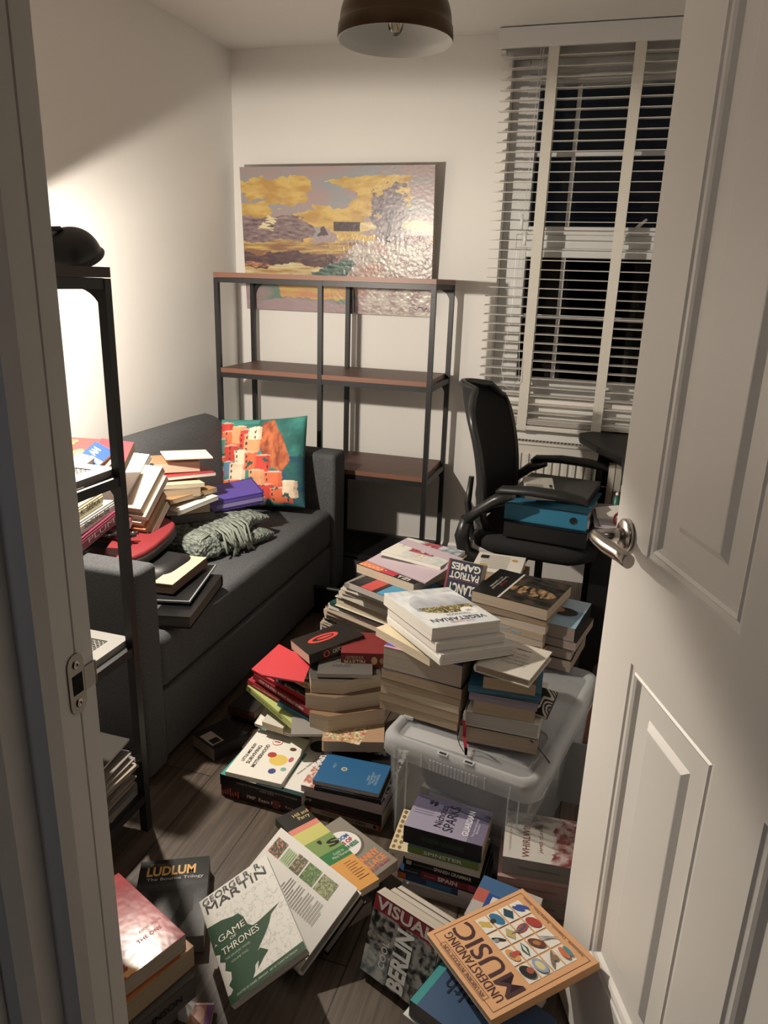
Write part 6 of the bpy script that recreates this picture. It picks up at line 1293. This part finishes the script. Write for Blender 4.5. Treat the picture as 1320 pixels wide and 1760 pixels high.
for k, (c, d, z1, t, p0) in enumerate((('#6a4a6a', 'purple book near the floor under the teal book', .060, .058, (702, 1748)), ('#d8d6ce', 'white book with teal border under the music book', .082, .020, (692, 1742)), ('#2a9a9c', 'teal paperback under the blue wealth book', .122, .038, (704, 1718)), ('#dcd8d0', 'white booklet between teal paperback and blue wealth book', .132, .008, (718, 1727)))):
    p = at(*p0, z1); xd2 = Vector((.93, -.36, 0)).normalized(); yd = Vector((.36, .93, 0)).normalized()
    bk(p, p+xd2*.17, p+yd*.16, t, c, d, spine='x-', group=GMU, pg=[GREYP, WHITEP, (.2, .18, .17), WHITEP][k])
p = at(716, 1727, .158); r_, a, b, t = bk(p, p+Vector((.93, -.36, 0)).normalized()*.20, p+Vector((.36, .93, 0)).normalized()*.135, .026, '#3f5f86', 'blue-grey wealth paperback directly under the music book', spine='y+', group=GMU, pg=(.25, .22, .2))
lw = r_.matrix_world.inverted() @ at(812, 1722, .158); text(r_, 'wealth', lw.x, lw.y, t+.0008, .115, '#16203a', rot=176, name='title', h=.032); print('wealth', p)
r_, a, b, t = bk((1030, 1654, .262), (898, 1527, .212), (855, 1768, .242), .014, '#d79a5c', 'tan Understanding Music book tilted across the pile in front of the door', spine='x-', group=GMU, pg=(.4, .33, .26))
patches(r_, [('#dba066', rect(-a/2, a/2, -b/2, b/2))], t+.0001)
def outline(x0, x1, y0, y1, w_, c): return [(c, rect(x0, x1, y0, y0+w_)), (c, rect(x0, x1, y1-w_, y1)), (c, rect(x0, x0+w_, y0, y1)), (c, rect(x1-w_, x1, y0, y1))]
m_ = .010; patches(r_, outline(-a/2+m_, a/2-m_, -b/2+m_, b/2-m_, .0010, '#5a2a22'), t+.0004, name='border')
text(r_, 'AN USBORNE INTRODUCTION', .0, b*.435, t+.0010, a*.60, '#4a2028', name='strapline', h=.0075); patches(r_, outline(-a*.33, a*.33, b*.405, b*.465, .0009, '#5a2a22'), t+.0008, name='title_box')
text(r_, 'UNDERSTANDING', .0, b*.345, t+.0010, a*.80, '#4a1c24', name='title', h=.0165); text(r_, 'MUSIC', .0, b*.205, t+.0010, a*.84, '#3f1420', name='title', h=.038, bold=.01)
gx0, gx1, gy0, gy1 = -a*.40, a*.40, -b*.385, b*.085
random.seed(11); pc = ['#2f6a9a', '#c0402c', '#d8b04a', '#1f5a4a', '#e8a030', '#8a4a2a', '#3a3a5a', '#a02c24', '#b8b8c0', '#2a6a70', '#d8c040', '#5a4a3a', '#1a1a1e', '#c86a3a', '#6a8ab8', '#3a2a22']
items = []
CW, CH_ = (gx1-gx0)/4, (gy1-gy0)/4
for i in range(4):
    for j in range(4):
        x0_, y0_ = gx0+CW*i, gy0+CH_*j
        items.append(('#e2ded2', rect(x0_+.002, x0_+CW-.002, y0_+.0015, y0_+CH_-.0015)))
cx = lambda i: gx0+CW*(i+.5)
cy = lambda j: gy0+CH_*(j+.5)
def blob(c, i, j, rx, ry, rot=0, n=12): items.append((c, [(cx(i)+x_*math.cos(rot)-y_*math.sin(rot), cy(j)+x_*math.sin(rot)+y_*math.cos(rot)) for x_, y_ in ell(0, 0, rx, ry, n)]))
blob('#c9a83a', 3, 3, .016, .006, .5); blob('#c9a83a', 3, 3, .006, .010, 0); blob('#1f6f9a', 3, 2, .020, .010, .2); blob('#3a2418', 3, 2.35, .006, .006); blob('#22485a', 3, 1, .018, .010, 0, 4); blob('#2f4fa0', 3, .1, .014, .005, .5); blob('#2f4fa0', 3, -.25, .014, .005, .6)
blob('#1c1c20', 2, 3, .014, .004, .8); blob('#8a8a90', 2, 3.2, .005, .005); blob('#b8a860', 2, 2, .017, .009, 0, 4); blob('#b03a34', 2, 1, .009, .014, .4); blob('#2a5a7a', 2, 1, .004, .012, .4); blob('#8a6a5a', 2, 1.4, .002, .016, .2); blob('#b02c20', 2, 0, .018, .010, .3)
blob('#e0902c', 1, 3, .018, .008, .2); blob('#2a8a7a', 1, 3, .008, .006, .2); blob('#c03a2c', 1, 2.8, .006, .010); blob('#1f5a44', 1, 2, .018, .006, -.1, 4); blob('#d8d8d8', 1, 2, .015, .0025, -.1, 4); blob('#6a3420', 1, 1, .018, .009, .5); blob('#b07030', 1, 1, .008, .005, .5); blob('#8a8c90', 1, 0, .018, .0018, .9); blob('#9a9ca0', 1, .2, .014, .0018, 1.2)
blob('#16161a', 0, 3, .018, .010, .3); blob('#a04a2c', 0, 2.8, .008, .006); blob('#8aa0c0', 0, 2, .019, .010, .1, 20); blob('#d8c87a', 0, 2, .012, .006, .1, 20); blob('#7a6a5a', 0, 1, .020, .003, -.5); blob('#8a6a50', 0, .8, .007, .006); blob('#d0662a', 0, 0, .016, .006, 0); blob('#2f8a9a', 0, -.3, .014, .004, 0)
patches(r_, items, t+.0006, name='cover_pictures'); text(r_, 'Instruments . Composers . Reading Music . Science', .0, -b*.435, t+.0010, a*.78, '#4a2028', name='subtitle', h=.006)
# ---- ragged papers at the foot of the narrow unit
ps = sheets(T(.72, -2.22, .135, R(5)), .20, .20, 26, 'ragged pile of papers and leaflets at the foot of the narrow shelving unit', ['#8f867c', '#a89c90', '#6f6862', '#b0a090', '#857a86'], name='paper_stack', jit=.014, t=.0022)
bk(Vector((.60, -2.33, .245)), Vector((.815, -2.32, .238)), Vector((.595, -2.12, .262)), .006, '#4a4642', 'dark magazine on top of the ragged papers in the narrow unit', spine='x-', group='magazines in the narrow unit', name='magazine', pg=WHITEP, rough=.2)
fit_texts()
